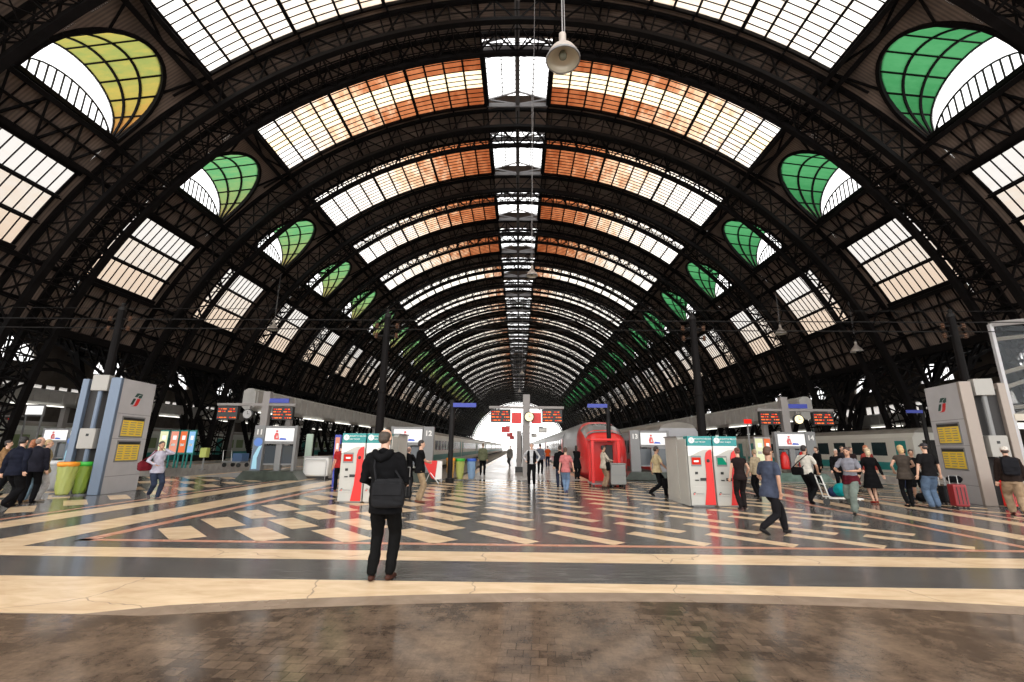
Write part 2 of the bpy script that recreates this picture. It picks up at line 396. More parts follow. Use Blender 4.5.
# glazing
WN = [0]
def window(frame, pane, k, name='window'):
    WN[0] += 1
    o = bpy.data.objects.new('window_%d' % WN[0], frame); COL.objects.link(o); o.location = (0, yf(k), 0); o['kind'] = 'structure'
    for nm, me in pane:
        q = bpy.data.objects.new(nm, me); COL.objects.link(q); q.parent = o
    return o
def crown(s, m):
    fr, pn = MB(), MB(); ir = M['iron']; n = 12; t0, t1 = TH['lan'] + .3, TH['strip']
    for i in range(n + 1):
        th = R(s * (t0 + (t1 - t0) * i / n)); up = on(1, th, 0) - on(0, th, 0)
        w = .26 if i % 4 == 0 else .16
        fr.bar(on(RAD - .12, th, -YW), on(RAD - .12, th, 0), w, .32, ir, up)
    for i in range(n):
        a, b = R(s * (t0 + (t1 - t0) * i / n)), R(s * (t0 + (t1 - t0) * (i + 1) / n))
        u0, u1 = i / n, (i + .999) / n; uc = (i + .5) / n
        pn.face([on(RAD, a, -YW), on(RAD, b, -YW), on(RAD, b, 0), on(RAD, a, 0)], m, [(uc, 0), (uc, 0), (uc, 1), (uc, 1)])
        up = on(1, (a + b) / 2, 0) - on(0, 0, 0)
        for j in range(1, 12):
            y = -YW + YW * j / 12; fr.bar(on(RAD - .03, a, y), on(RAD - .03, b, y), .05, .06, ir, up)
    for y in (-YW, 0):
        for i in range(n):
            a, b = R(s * (t0 + (t1 - t0) * i / n)), R(s * (t0 + (t1 - t0) * (i + 1) / n)); fr.bar(on(RAD - .1, a, y), on(RAD - .1, b, y), .16, .3, ir, on(1, a, 0))
    return fr.mesh('window_frame'), pn.mesh('glass_pane')
def lantern():
    fr, pn = MB(), MB(); gi = M['greyiron']; cg = M['clearglass']; w = RAD * math.sin(R(TH['lan'])); zb = ZC + RAD * math.cos(R(TH['lan'])); zt = zb + 1.5; ze = zb + .55
    for s in (-1, 1):
        pn.face([(0, -YW, zt), (s * w, -YW, ze), (s * w, 0, ze), (0, 0, zt)], cg, [(0, 0)] * 4)
        fr.bar((s * w, -YW, zb), (s * w, 0, zb), .3, .5, M['iron']); fr.bar((s * w, -YW, ze), (s * w, 0, ze), .12, .12, gi)
        pn.face([(s * w, -YW, zb), (s * w, 0, zb), (s * w, 0, ze), (s * w, -YW, ze)], cg, [(0, 0)] * 4)
        for j in range(1, 12):
            y = -YW + YW * j / 12; fr.bar((0, y, zt - .05), (s * w, y, ze - .05), .03, .06, gi)
        fr.bar((s * w * .5, -YW, (zt + ze) / 2 - .05), (s * w * .5, 0, (zt + ze) / 2 - .05), .08, .14, gi)
        for y in (-YW, 0):
            fr.bar((0, y, zb - .1), (s * w, y, zb - .1), .14, .45, gi); fr.bar((0, y, zb), (s * w, y, ze), .1, .14, gi); fr.bar((0, y, zt), (s * w, y, ze), .1, .2, gi)
    fr.bar((0, -YW, zt - .35), (0, 0, zt - .35), .34, .8, gi); fr.bar((0, -YW, zb - .1), (0, PER - YW, zb - .1), .4, .2, gi)
    return fr.mesh('window_frame'), pn.mesh('glass_pane')
def lowwin(s):
    fr, pn = MB(), MB(); ir = M['iron']; t0, t1 = TH['low0'], TH['low1']; n = 3
    for i in range(n + 1):
        th = R(s * (t0 + (t1 - t0) * i / n)); up = on(1, th, 0) - on(0, th, 0); fr.bar(on(RAD - .2, th, -YW), on(RAD - .2, th, 0), .26 if i in (1, 2) else .3, .4, ir, up)
        if i in (1, 2): fr.bar(on(RAD - .6, th, -YW), on(RAD - .6, th, 0), .1, .1, ir, up)
    for i in range(n):
        a, b = R(s * (t0 + (t1 - t0) * i / n)), R(s * (t0 + (t1 - t0) * (i + 1) / n)); u = i / 2
        pn.face([on(RAD, a, -YW), on(RAD, b, -YW), on(RAD, b, 0), on(RAD, a, 0)], M['low'], [(u, 0), (u, 0), (u, 1), (u, 1)])
        for j in range(0, 11):
            y = -YW + YW * j / 10; fr.bar(on(RAD - .04, a, y), on(RAD - .04, b, y), .04 if 0 < j < 10 else .2, .08, ir, on(1, (a + b) / 2, 0))
    return fr.mesh('window_frame'), pn.mesh('glass_pane')
def dormer(s, m):
    fr, pn, vl = MB(), MB(), MB(); ir = M['iron']; X0 = xroof(DZ0) + .35; pts = dorm_pts(24); po = dorm_pts(24, DR, DRZ2)
    # vault sheets from the roof mouth out to the lunette
    N = 4
    IN = [Vector((s * xroof(z), y, z)) for y, z in pts]; OU = [Vector((s * X0, y, z)) for y, z in po]
    for i in range(len(pts) - 1):
        fy = min(1, max(0, (pts[i][0] - (DY - DR)) / (2 * DR))); fz = (pts[i][1] - DZ0) / 4.5
        for k in range(3):
            a0, a1 = k / 3, (k + 1) / 3; vl.face([IN[i].lerp(OU[i], a0), IN[i + 1].lerp(OU[i + 1], a0), IN[i + 1].lerp(OU[i + 1], a1), IN[i].lerp(OU[i], a1)], m, [(fz, 0)] * 4)
    for i in (1, 4, 8, 11, 14, 17, 20, 23): fr.bar(IN[i], OU[i], .09, .09, ir)
    for q_ in (.36, .70, 1.0):
        rib = [IN[i].lerp(OU[i], q_) for i in range(len(IN))]
        for a_, b_ in zip(rib, rib[1:]): fr.bar(a_, b_, .15 if q_ < 1 else .12, .14, ir, (s, 0, 0))
    # lunette
    zc = DZ0 + DST
    pn.face([(s * X0, y, z) for y, z in po], M['clearglass'], [(0, 0)] * len(po))
    ir2 = M['iron2']
    fr.bar((s * X0, DY - DR, DZ0), (s * X0, DY + DR, DZ0), .15, .2, ir)
    r2 = DR * .97; ins = [(DY - r2 * math.cos(PI * i / 16), DZ0 + r2 * .66 * math.sin(PI * i / 16)) for i in range(17)]
    for (ya, za), (yb, zb) in zip(ins, ins[1:]): fr.bar((s * (X0 - .03), ya, za), (s * (X0 - .03), yb, zb), .09, .09, ir2, (s, 0, 0))
    for j in range(-6, 7):
        y = DY + j * .46; q = 1 - ((j * .46) / r2) ** 2
        if q > 0: fr.bar((s * (X0 - .03), y, DZ0), (s * (X0 - .03), y, DZ0 + r2 * .66 * math.sqrt(q)), .07, .07, ir2)
    return fr.mesh('window_frame'), pn.mesh('glass_pane'), vl.mesh('coloured_vault')
CR = {}
for nm in ('crown_near', 'crown_striped', 'crown', 'crown_far'):
    for s in (-1, 1): CR[nm, s] = crown(s, M[nm])
LA = lantern(); LW = {s: lowwin(s) for s in (-1, 1)}
DO = {(nm, s): dormer(s, M[nm]) for nm, s in (('yellow', -1), ('yellowgreen', -1), ('green', 1))}
for k in range(K0, K1 + 1):
    nm = 'crown_near' if k <= 0 else 'crown_striped' if k == 1 else 'crown' if k <= 4 else 'crown_far'
    for s in (-1, 1):
        f1, p1 = CR[nm, s]; window(f1, [('glass_pane', p1)], k)
        f1, p1 = LW[s]; window(f1, [('glass_pane', p1)], k)
        f1, p1, v1 = DO[('green' if s > 0 else 'yellow' if k in (0, -1) else 'yellowgreen'), s]; window(f1, [('glass_pane', p1), ('coloured_vault', v1)], k)
    f1, p1 = LA; window(f1, [('glass_pane', p1)], k)

def atp(px, Y): return .3017 + (px - 519.9) / 457.5 * Y   # plan x along a sight line
# ------------------------------------------------------------------ floor, platforms, tracks
fl = MB(); X0, X1, YE = -62, 62, 23.6
fl.box(X0, X1, -14, YE, -1.3, 0, M['grey'])
def inlay(pts, m, z=.0015): fl.face([(x, y, z) for x, y in pts], m)
def rect(x0, x1, y0, y1, m, z=.0015): inlay([(x0, y0), (x1, y0), (x1, y1), (x0, y1)], m, z)
ARC = [(-40, 4.78), (-3.95, 4.78)] + [(x, 5.68 - (x - 2.1) ** 2 * .0215) for x in [-3.3 + .5 * i for i in range(20)]] + [(6.6, 5.25), (9, 4.9), (40, 4.9)]
inlay([(-40, -13), (40, -13)] + ARC[::-1], M['paving'])
inlay(ARC + [(x, y - .3) if -3.5 < x < 9 else (x, y - .02) for x, y in ARC[::-1]], M['border'], .003)
inlay(ARC + [(40, 6.02), (-40, 6.02)], M['cream'])
rect(-40, 40, 7.03, 7.64, M['cream'])
rect(-7.3, 9.2, 8.1, 8.26, M['pink'])
def tiles(x0, x1, y0, y1, px=1.55, py=1.17, ox=0, oy=0, L_=.76, W_=.16):
    j = 0; y = y0 + .55 + oy
    while y < y1 - .5:
        x = x0 + .55 + ox
        while x < x1 - .45:
            cx_, cy_ = x, y
            w = W_ * (1.55 if x < -1.5 else 1.0)
            q = [(cx_ - L_ * .7071 - w * .7, cy_ + L_ * .7071 - w * .7), (cx_ + L_ * .7071 - w * .7, cy_ - L_ * .7071 - w * .7), (cx_ + L_ * .7071 + w * .7, cy_ - L_ * .7071 + w * .7), (cx_ - L_ * .7071 + w * .7, cy_ + L_ * .7071 + w * .7)]
            inlay(q, M['cream']); x += px
        y += py; j += 1
tiles(-7.1, 9.1, 8.26, 23.4, px=1.515, ox=.5, oy=.1, py=1.2, W_=.175)
for s, xs in ((1, ((9.0, 9.2, 'pink'), (9.75, 10.3, 'cream'), (11.55, 12.05, 'cream'), (12.5, 12.65, 'pink'))), (-1, ((7.05, 7.3, 'pink'), (7.7, 8.65, 'cream'), (9.75, 10.55, 'cream'), (10.85, 11.0, 'pink')))):
    for a, b, m in xs:
        x0, x1 = sorted((s * a, s * b)); rect(x0, x1, 8.1 if m == 'pink' else 7.64, YE, M[m])
tiles(-30, -11.1, 8.3, 23.4, px=1.9, py=1.4, ox=.2); tiles(12.8, 32, 8.3, 23.4, px=1.9, py=1.4)
rect(-60, -11, 8.0, 8.15, M['pink']); rect(12.65, 60, 8.0, 8.15, M['pink'])
struct(fl, 'floor', recalc=False)
PLX = [(-28.9, 2.6), (-14.3, 2.7), (.55, 3.35), (15.5, 2.9), (26.6, 2.4), (-46.0, 4.5), (43.0, 7)]
gf = MB(); gf.box(-75, 75, YE, 345, -1.5, -1.1, M['ballast']); GF = struct(gf, 'floor_track_bed')
og = MB(); og.box(-600, 600, 345, 1500, -1.5, -1.0, M['outside']); struct(og, 'floor_outside_ground')
for x, w in PLX:
    pf = MB()
    pf.box(x - w, x + w, YE + .002, 344, -1.08, 0, M['platform']); pf.box(x - w, x - w + .45, YE + .01, 344, 0, .004, M['cream']); pf.box(x + w - .45, x + w, YE + .01, 344, 0, .004, M['cream'])
    struct(pf, 'floor_platform')
M['rail'] = mat('rail_steel', (.25, .22, .2), .35, .8)
TRX = [-39.4, -32.9, -24.0, -19.0, -10.2, -4.4, 5.45, 10.9, 20.4, 31.3]
for x in TRX:
    for s in (-.72, .72): MB().box(x + s - .035, x + s + .035, YE + 1.5, 700, -1.1, -.94, M['rail']).build('rail', GF)
# side aisles: dark flat-ridged roofs with small roof lights, and lunettes in the outer wall
M['wallst'] = stone('outer_wall_stone', (.07, .055, .045), (.13, .105, .085), .8, .8)
XW, ZR = 51.0, 13.6
def aisle():
    so, ir, st, fr, pn = M['soffit'], M['iron'], MB(), MB(), MB()
    for s in (-1, 1):
        def sl(x0, x1, y0, y1, m, uv=None, b=None):
            z = lambda x: 9.4 + (ZR - 9.4) * min(1, (abs(x) - 33.6) / 5.0)
            (b or st).face([(s * x0, y0, z(x0)), (s * x1, y0, z(x1)), (s * x1, y1, z(x1)), (s * x0, y1, z(x0))], m, uv)
        sl(33.6, 38.6, -1, PER - 1, so); sl(38.6, 41.2, -1, PER - 1, so); sl(45.2, XW, -1, PER - 1, so); sl(41.2, 45.2, -1, 5.8, so); sl(41.2, 45.2, 8.2, PER - 1, so)
        sl(41.2, 45.2, 5.8, 8.2, M['clearglass'], [(0, 0)] * 4, pn)
        for x in (42.2, 43.2, 44.2): fr.bar((s * x, 5.8, ZR), (s * x, 8.2, ZR), .1, .12, ir)
        n = 9; P = lambda i, d: Vector((s * (34.8 + (XW - 34.8) * i / n), 0, 9.0 + 3.6 * math.sin(PI / 2 * min(1, i / 5)) - d * (1 - .4 * i / n)))
        for y in (.7, 3.5):
            Yo = Vector((0, y, 0))
            for i in range(n):
                fr.bar(P(i, 0) + Yo, P(i + 1, 0) + Yo, .22, .25, ir); fr.bar(P(i, 2.2) + Yo, P(i + 1, 2.2) + Yo, .22, .2, ir); fr.bar(P(i, 2.2) + Yo, P(i + 1, 0) + Yo, .12, .12, ir); fr.bar(P(i, 0) + Yo, P(i, 2.2) + Yo, .1, .1, ir)
            fr.bar((s * 35.2, y, .3), (s * 38.4, y, 9.4), .4, .4, ir); fr.bar((s * 35.3, y, 4), (s * 37.4, y, 7), .15, .15, ir); fr.bar((s * 34.2, y, 7.4), (s * 37, y, 5.2), .15, .15, ir)
            fr.bar((s * 35.0, y, 3.6), (s * 39.8, y, 10.4), .18, .18, ir)
        for x in (38.6, 41.2, 45.2, 48): fr.bar((s * x, -1, ZR - .1), (s * x, PER - 1, ZR - .1), .2, .4, ir)
        for z in (9.5, 10.7): fr.bar((s * 34.2, -1, z), (s * 34.2, PER - 1, z), .3, .3, ir)
        for j in range(8):
            y = -1 + PER * j / 8; y2 = y + PER / 8; fr.bar((s * 34.2, y, 9.5 if j % 2 else 10.7), (s * 34.2, y2, 10.7 if j % 2 else 9.5), .14, .14, ir)
        for rr in (4.0, 3.3):
            q = [Vector((s * 34.6, 6.7 - rr * math.cos(PI * i / 10), 3.2 + (rr + .5) * math.sin(PI * i / 10))) for i in range(11)]
            for a, b in zip(q, q[1:]): fr.bar(a, b, .25, .2, ir, (s, 0, 0))
        for i in range(10):
            a = Vector((s * 34.6, 6.7 - 4.0 * math.cos(PI * i / 10), 3.2 + 4.5 * math.sin(PI * i / 10))); b = Vector((s * 34.6, 6.7 - 3.3 * math.cos(PI * (i + 1) / 10), 3.2 + 3.8 * math.sin(PI * (i + 1) / 10)))
            fr.bar(a, b, .1, .1, ir)
    return st.mesh('ceiling'), fr.mesh('aisle_framing'), pn.mesh('roof_light')
A1, A2, A3 = aisle()
for k in range(-1, K1 + 1):
    c = bpy.data.objects.new('ceiling', A1); COL.objects.link(c); c.location = (0, yf(k), 0); c['kind'] = 'structure'
    for nm, me in (('aisle_framing', A2), ('roof_light', A3)):
        q = bpy.data.objects.new(nm, me); COL.objects.link(q); q.parent = c
def wallbay(s):
    """one bay of the outer wall with a lunette above a strip of small panes"""
    w, fr, g = MB(), MB(), MB(); x = s * XW; st = M['wallst']; th = .5 * s; yc, r, zc = 6.5, 2.3, 9.8
    arc = [(yc - r * math.cos(PI * i / 14), zc + r * 1.05 * math.sin(PI * i / 14)) for i in range(15)]
    w.box(min(x, x + th), max(x, x + th), -1, PER - 1, -1.5, 6.4, st)
    for xx in (x, x + th):
        w.face([(xx, -1, 7.7), (xx, PER - 1, 7.7), (xx, PER - 1, zc), (xx, -1, zc)], st)
        for (ya, za), (yb, zb) in zip(arc, arc[1:]): w.face([(xx, ya, za), (xx, yb, zb), (xx, yb, ZR), (xx, ya, ZR)], st)
        w.face([(xx, -1, zc), (xx, yc - r, zc), (xx, yc - r, ZR), (xx, -1, ZR)], st); w.face([(xx, yc + r, zc), (xx, PER - 1, zc), (xx, PER - 1, ZR), (xx, yc + r, ZR)], st)
    for (ya, za), (yb, zb) in zip(arc, arc[1:]): w.face([(x, ya, za), (x, yb, zb), (x + th, yb, zb), (x + th, ya, za)], st)
    w.face([(x, yc - r, zc), (x, yc + r, zc), (x + th, yc + r, zc), (x + th, yc - r, zc)], st)
    g.face([(x + th * .5, y, z) for y, z in arc], M['amberglass'] if False else M['clearglass'], [(0, 0)] * 15)
    g.face([(x + th * .5, -1, 6.4), (x + th * .5, PER - 1, 6.4), (x + th * .5, PER - 1, 7.7), (x + th * .5, -1, 7.7)], M['low'], [(0, 0)] * 4)
    for i in range(9): fr.box(x + th * .45 - .06, x + th * .45 + .06, -1 + i * 1.4, -.6 + i * 1.4, 6.4, 7.7, st)
    for j in (-1.5, -.75, 0, .75, 1.5):
        h = 1.05 * math.sqrt(max(0, r * r - j * j)); fr.bar((x + th * .45, yc + j, zc), (x + th * .45, yc + j, zc + h), .07, .08, M['iron'])
    q = [(yc - 1.3 * math.cos(PI * i / 12), zc + 1.35 * math.sin(PI * i / 12)) for i in range(13)]
    for (ya, za), (yb, zb) in zip(q, q[1:]): fr.bar((x + th * .45, ya, za), (x + th * .45, yb, zb), .07, .08, M['iron'], (1, 0, 0))
    return w.mesh('wall'), fr.mesh('window_frame'), g.mesh('window_glass')
for s, nm in ((-1, 'wall_left'), (1, 'wall_right')):
    a_, b_, c_m = wallbay(s)
    for k in range(-1, K1 + 1):
        o = bpy.data.objects.new(nm, a_); COL.objects.link(o); o.location = (0, yf(k), 0); o['kind'] = 'structure'
        for n2, me in (('window_frame', b_), ('window_glass', c_m)):
            q = bpy.data.objects.new(n2, me); COL.objects.link(q); q.parent = o
# ------------------------------------------------------------------ light
wd = bpy.data.worlds.new('sky'); SC.world = wd; wd.use_nodes = True; N = wd.node_tree.nodes; L = wd.node_tree.links
bg = N['Background']; bg.inputs[0].default_value = (1, .985, .96, 1); bg.inputs[1].default_value = 3.3
SC.view_settings.view_transform = 'Standard'; SC.view_settings.look = 'None'; SC.view_settings.exposure = 0; SC.view_settings.gamma = 1
SC.view_settings.use_curve_mapping = False
SC.cycles.use_denoising = True; SC.cycles.transparent_max_bounces = 24; SC.cycles.max_bounces = 8; SC.cycles.diffuse_bounces = 4
SC.cycles.sample_clamp_indirect = 8
# ------------------------------------------------------------------ props
M['panel'] = mat('light_grey_panel', (.46, .45, .46), .4, 0, .06, 2)
M['bluegrey'] = mat('blue_grey_metal', (.13, .17, .235), .4, .2)
M['beigemetal'] = mat('warm_grey_metal', (.30, .25, .215), .45, .1)
M['boxgrey'] = mat('grey_box_paint', (.33, .315, .29), .45)
M['dark'] = mat('dark_recess', (.02, .018, .018), .6)
M['midgrey'] = mat('mid_grey_frame', (.20, .20, .20), .45, .1)
M['white'] = mat('white_enamel', (.72, .71, .68), .4)
M['offwhite'] = mat('off_white_cabinet', (.43, .42, .385), .45, 0, .05, 2)
M['red'] = mat('signal_red', (.62, .015, .012), .35)
M['teal'] = mat('teal_header', (.01, .22, .22), .35)
M['teal2'] = mat('teal_band', (.02, .25, .24), .4)
M['blue'] = mat('sign_blue', (.03, .05, .35), .4)
M['yellowpaper'] = mat('yellow_timetable', (.80, .56, .05), .5)
M['blackpaint'] = mat('black_paint', (.01, .01, .01), .4)
M['chrome'] = mat('brushed_steel', (.5, .5, .5), .3, .9)
M['logogreen'] = mat('dark_green_emblem', (.005, .05, .035), .4)
M['marble'] = mat('dark_green_marble', (.035, .045, .035), .3, 0, .5, 3)
M['marble2'] = mat('green_grey_marble', (.10, .16, .13), .3, 0, .4, 3)
M['ribbed'] = mat('pale_grey_canopy', (.33, .32, .30), .55, 0, .12, 1.5)
M['screenglow'] = emit('lit_screen', (1, .98, .95), 1.1)
M['ledorange'] = emit('orange_led', (1, .16, .03), 1.6)
M['ledred'] = emit('red_led', (1, .03, .02), 1.0)
M['clocklit'] = emit('lit_clock_face', (1, .85, .5), 1.7)
M['posterorange'] = emit('orange_poster', (1, .22, .08), .9); M['posteryellow'] = emit('pale_yellow_poster', (.95, .95, .6), .95)
M['posterblue'] = emit('blue_poster', (.35, .65, 1), .9); M['postercoral'] = emit('coral_poster', (1, .40, .28), .9)
M['tube'] = emit('fluorescent_tube', (1, .97, .88), 2.0)
M['skinred'] = mat('advert_red_figure', (.7, .1, .1), .5); M['adblue'] = mat('advert_blue', (.05, .12, .6), .5)
def txt(s, size, m, parent, loc, rot=(PI / 2, 0, 0), name='lettering', align='CENTER', ext=.004, bold=0):
    cu = bpy.data.curves.new(name, 'FONT'); cu.body = s; cu.size = size; cu.extrude = ext; cu.align_x = align; cu.align_y = 'CENTER'; cu.offset = bold
    cu.materials.append(m); cu.resolution_u = 2
    t_ = bpy.data.objects.new('tmp', cu); COL.objects.link(t_); bpy.context.view_layer.update()
    me = bpy.data.meshes.new_from_object(t_.evaluated_get(bpy.context.evaluated_depsgraph_get())); bpy.data.objects.remove(t_)
    o = bpy.data.objects.new(name, me); COL.objects.link(o); o.location = loc; o.rotation_euler = rot; o.parent = parent; return o
def fs_logo(parent, x, z, h, y=-.004):
    """slanted two-stroke railway emblem on the local -y face"""
    def P(pts): return [(x + (a - .5) * h * 1.15, y, z + (b - .5) * h) for a, b in pts]
    g = MB()
    g.prism(P([(.26, .70), (.44, .98), (.60, 1.0), (1.0, .97), (.62, .86), (.50, .70)]), (0, .004, 0), M['logogreen'])
    g.prism(P([(.60, .70), (.66, .82), (1.0, .96), (.90, .66), (.72, .63)]), (0, .004, 0), M['logogreen'])
    g.prism(P([(.20, .58), (.42, .58), (.22, .12), (0, .12)]), (0, .004, 0), M['logogreen'])
    r = MB(); r.prism(P([(.55, .60), (.84, .60), (.70, .18), (.56, .03), (.08, .0), (.30, .06), (.40, .16)]), (0, .004, 0), M['red'])
    a = g.build('emblem', parent); tag(a, 'slanted green and red railway emblem'); r.build('stroke', a)
# --- information totems
def totem(loc, rz, s, label, acc):
    """front plate faces local -y, width 1.75 along x; s=+1 puts the open side at -x"""
    t = empty('information_totem', loc, rz, label, 'information totem', 'twin information totems')
    H = 3.8; W = 1.72
    MB().box(-W / 2, W / 2, 0, .10, 0, H, M['panel']).build('front_panel', t, bevel=.01)
    MB().box(-W / 2 - .14 if s > 0 else W / 2, -W / 2 if s > 0 else W / 2 + .14, -.02, .30, 0, H + .01, acc).build('edge_post', t, bevel=.02)
    MB().box(-W / 2 - .02, W / 2 + .02, 1.05, 1.25, 0, H - .05, acc).build('back_panel', t, bevel=.02)
    MB().box(-W / 2 + .12, W / 2 - .12, .101, 1.049, 0, H - .25, M['dark']).build('core', t)
    e = -s * (W / 2)
    b = MB(); x0, x1 = sorted((e + s * .1, e - s * .16)); b.box(x0, x1, .36, .86, H - .45, H + .08, M['boxgrey']); b.build('junction_box', t, bevel=.015)
    b = MB(); b.box(x0, x1, .42, .9, 1.45, 2.1, M['boxgrey']); bb = b.build('meter_box', t, bevel=.015)
    MB().box(min(x0, x1) if s > 0 else max(x0, x1), (min(x0, x1) if s > 0 else max(x0, x1)) - s * .01, .6, .68, 1.85, 1.93, M['blackpaint']).build('lock', bb)
    MB().tube([(e - s * .03, .62, 0), (e - s * .03, .62, H - .45)], .07, acc if s > 0 else M['midgrey'], 10).build('conduit', t)
    fs_logo(t, -.05, 3.14, .48)
    for z0, z1 in ((1.88, 2.5), (1.06, 1.68)):
        f = MB(); f.box(-.58, .58, -.02, 0, z0 - .05, z1 + .05, M['midgrey']); f = f.build('timetable_case', t, bevel=.005)
        MB().box(-.53, .53, -.024, -.02, z0, z1 - .09, M['yellowpaper']).build('timetable_sheet', f)
        h = MB(); h.box(-.53, .53, -.025, -.02, z1 - .085, z1, M['blackpaint'])
        h.build('header_strip', f)
        l = MB()
        for i in range(6):
            z = z0 + .06 + i * (z1 - z0 - .15) / 6
            for j in range(3): l.box(-.5 + j * .35, -.5 + j * .35 + .24 + .05 * ((i * j) % 2), -.0255, -.024, z, z + .022, M['midgrey'])
        tag(l.build('printed_lines', f), kind='stuff')
    for z in (.55, 1.78, 2.62): MB().box(-W / 2 + .02, W / 2 - .02, -.003, 0, z, z + .015, M['midgrey']).build('panel_joint', t)
    return t
totem((-13.36, 15.82, 0), PI / 2 + R(8), 1, 'tall grey information totem left of the ticket machines, behind three recycling bags', M['bluegrey'])
totem((14.76, 15.52, 0), -PI / 2 - R(14), -1, 'tall grey information totem on the right beside the red suitcase', M['beigemetal'])
# --- ticket machines
def ticket_machine(loc, label, scr):
    t = empty('ticket_machine', loc, 0, label, 'ticket machine', 'ticket machines')
    W, H = .70, 1.98
    body = MB(); body.box(-W / 2, W / 2, 0, .7, .04, 1.68, M['offwhite']); body.box(-W / 2 + .04, W / 2 - .04, .03, .66, 0, .04, M['midgrey'])
    b = body.build('cabinet', t, bevel=.012)
    MB().box(-W / 2, W / 2, -.02, .3, 1.70, H, M['teal']).build('header_panel', t, bevel=.008)
    l = MB(); l.box(-W / 2, W / 2, -.022, .0, 1.63, 1.70, M['white']); l.build('caption_strip', t)
    hd = t.children
    r = MB(); r.lathe([(0, -.028), (.085, -.028), (.085, -.02)], (-W / 2 + .12, 0, 1.86), M['white'], 20, 'y'); r = r.build('roundel', t)
    MB().box(-W / 2 + .115, -W / 2 + .125, -.031, -.028, 1.85, 1.92, M['teal']).box(-W / 2 + .12, -W / 2 + .155, -.031, -.028, 1.85, 1.86, M['teal']).build('clock_hand', r)
    txt('BIGLIETTO VELOCE', .058, M['white'], t, (.11, -.023, 1.90)); txt('FAST TICKET', .055, M['white'], t, (.02, -.023, 1.81))
    w = MB(); n = 10
    for i in range(n):
        a, c = -W / 2 + W * i / n, -W / 2 + W * (i + 1) / n; fz = lambda q: 1.50 + .09 * math.sin((q + .1) * 6)
        w.face([(a, -.004, fz(a)), (c, -.004, fz(c)), (c, -.004, 1.63), (a, -.004, 1.63)], M['white'])
    w.build('wave_panel', t)
    f = MB(); f.prism([(.03, -.03, .06), (.33, -.03, .06), (.33, -.03, .8), (.325, -.03, 1.60), (.24, -.03, 1.58), (.16, -.03, 1.50), (.125, -.03, 1.36), (.13, -.03, .95), (.10, -.03, .5)], (0, .03, 0), M['red'])
    f = f.build('red_column', t, bevel=.006)
    MB().lathe([(0, -.05), (.04, -.045), (.05, -.03)], (.21, 0, 1.28), M['blackpaint'], 14, 'y').build('speaker', f)
    d = MB(); d.box(-.28, .02, -.012, 0, 1.12, 1.42, M['midgrey']); d = d.build('screen_bezel', t, bevel=.005)
    MB().box(-.26, .0, -.016, -.012, 1.17, 1.37, scr).build('screen', d)
    if scr is M['screenred']: MB().box(-.2, -.06, -.018, -.016, 1.24, 1.29, M['white']).build('screen_caption', d)
    else: MB().face([(-.26, -.017, 1.37), (-.1, -.017, 1.37), (0, -.017, 1.22), (0, -.017, 1.17), (-.26, -.017, 1.17)], M['screengreen']).build('screen_image', d)
    for nm, q in (('camera_window', (-.19, -.11, .90, .97)), ('coin_slot', (-.2, -.1, .72, .75)), ('card_reader', (-.05, .12, .72, .80))):
        MB().box(q[0], q[1], -.02, 0, q[2], q[3], M['blackpaint']).build(nm, t, bevel=.003)
    tr_ = MB(); tr_.box(-.3, .05, -.012, 0, .30, .56, M['offwhite']); tr_.build('ticket_tray', t, bevel=.01)
    txt('TRENITALIA', .045, M['midgrey'], t, (-.1, -.014, .36))
    fs_logo(t, -.26, .37, .08, -.014)
    return t
M['screenred'] = emit('red_screen', (1, .05, .03), .8); M['screenwhite'] = emit('white_green_screen', (.85, .9, .7), .7); M['screengreen'] = emit('green_screen_part', (.02, .45, .25), .6)
ticket_machine((-4.62, 13.58, 0), 'leftmost ticket machine, red column down its front, left of the man in black coat', M['screenred'])
ticket_machine((-3.88, 13.58, 0), 'ticket machine mostly hidden behind the man in the black coat', M['screenwhite'])
ticket_machine((5.60, 13.55, 0), 'ticket machine with red screen, left one of the right-hand pair', M['screenred'])
ticket_machine((6.34, 13.55, 0), 'rightmost ticket machine with green and white screen, used by a woman in black', M['screenwhite'])
def cabinet(x0, x1, side, label):
    t = empty('equipment_cabinet', ((x0 + x1) / 2, 14.0, 0), 0, label, 'cabinet', 'equipment cabinets')
    w = (x1 - x0) / 2; e = side * w
    MB().box(-w, w, .285, 1.5, 0, 1.96, M['offwhite']).build('body', t, bevel=.012)
    a, b = sorted((e, e + side * .012)); MB().box(a, b, .38, 1.42, .12, 1.86, M['offwhite']).build('door', t, bevel=.004)
    MB().box(-w - .03, w + .03, .26, 1.53, 1.96, 2.0, M['midgrey']).build('top_cap', t)
    q = MB(); q.box(a, b + (side * .01 if side > 0 else 0), -.43, .28, .02, 1.9, M['offwhite'])
    q.build('side_panel', t)
cabinet(-5.0, -3.49, 1, 'off-white equipment cabinet at the back of the left ticket machines')
cabinet(5.22, 6.72, -1, 'off-white equipment cabinet with tall side door behind right ticket machines')
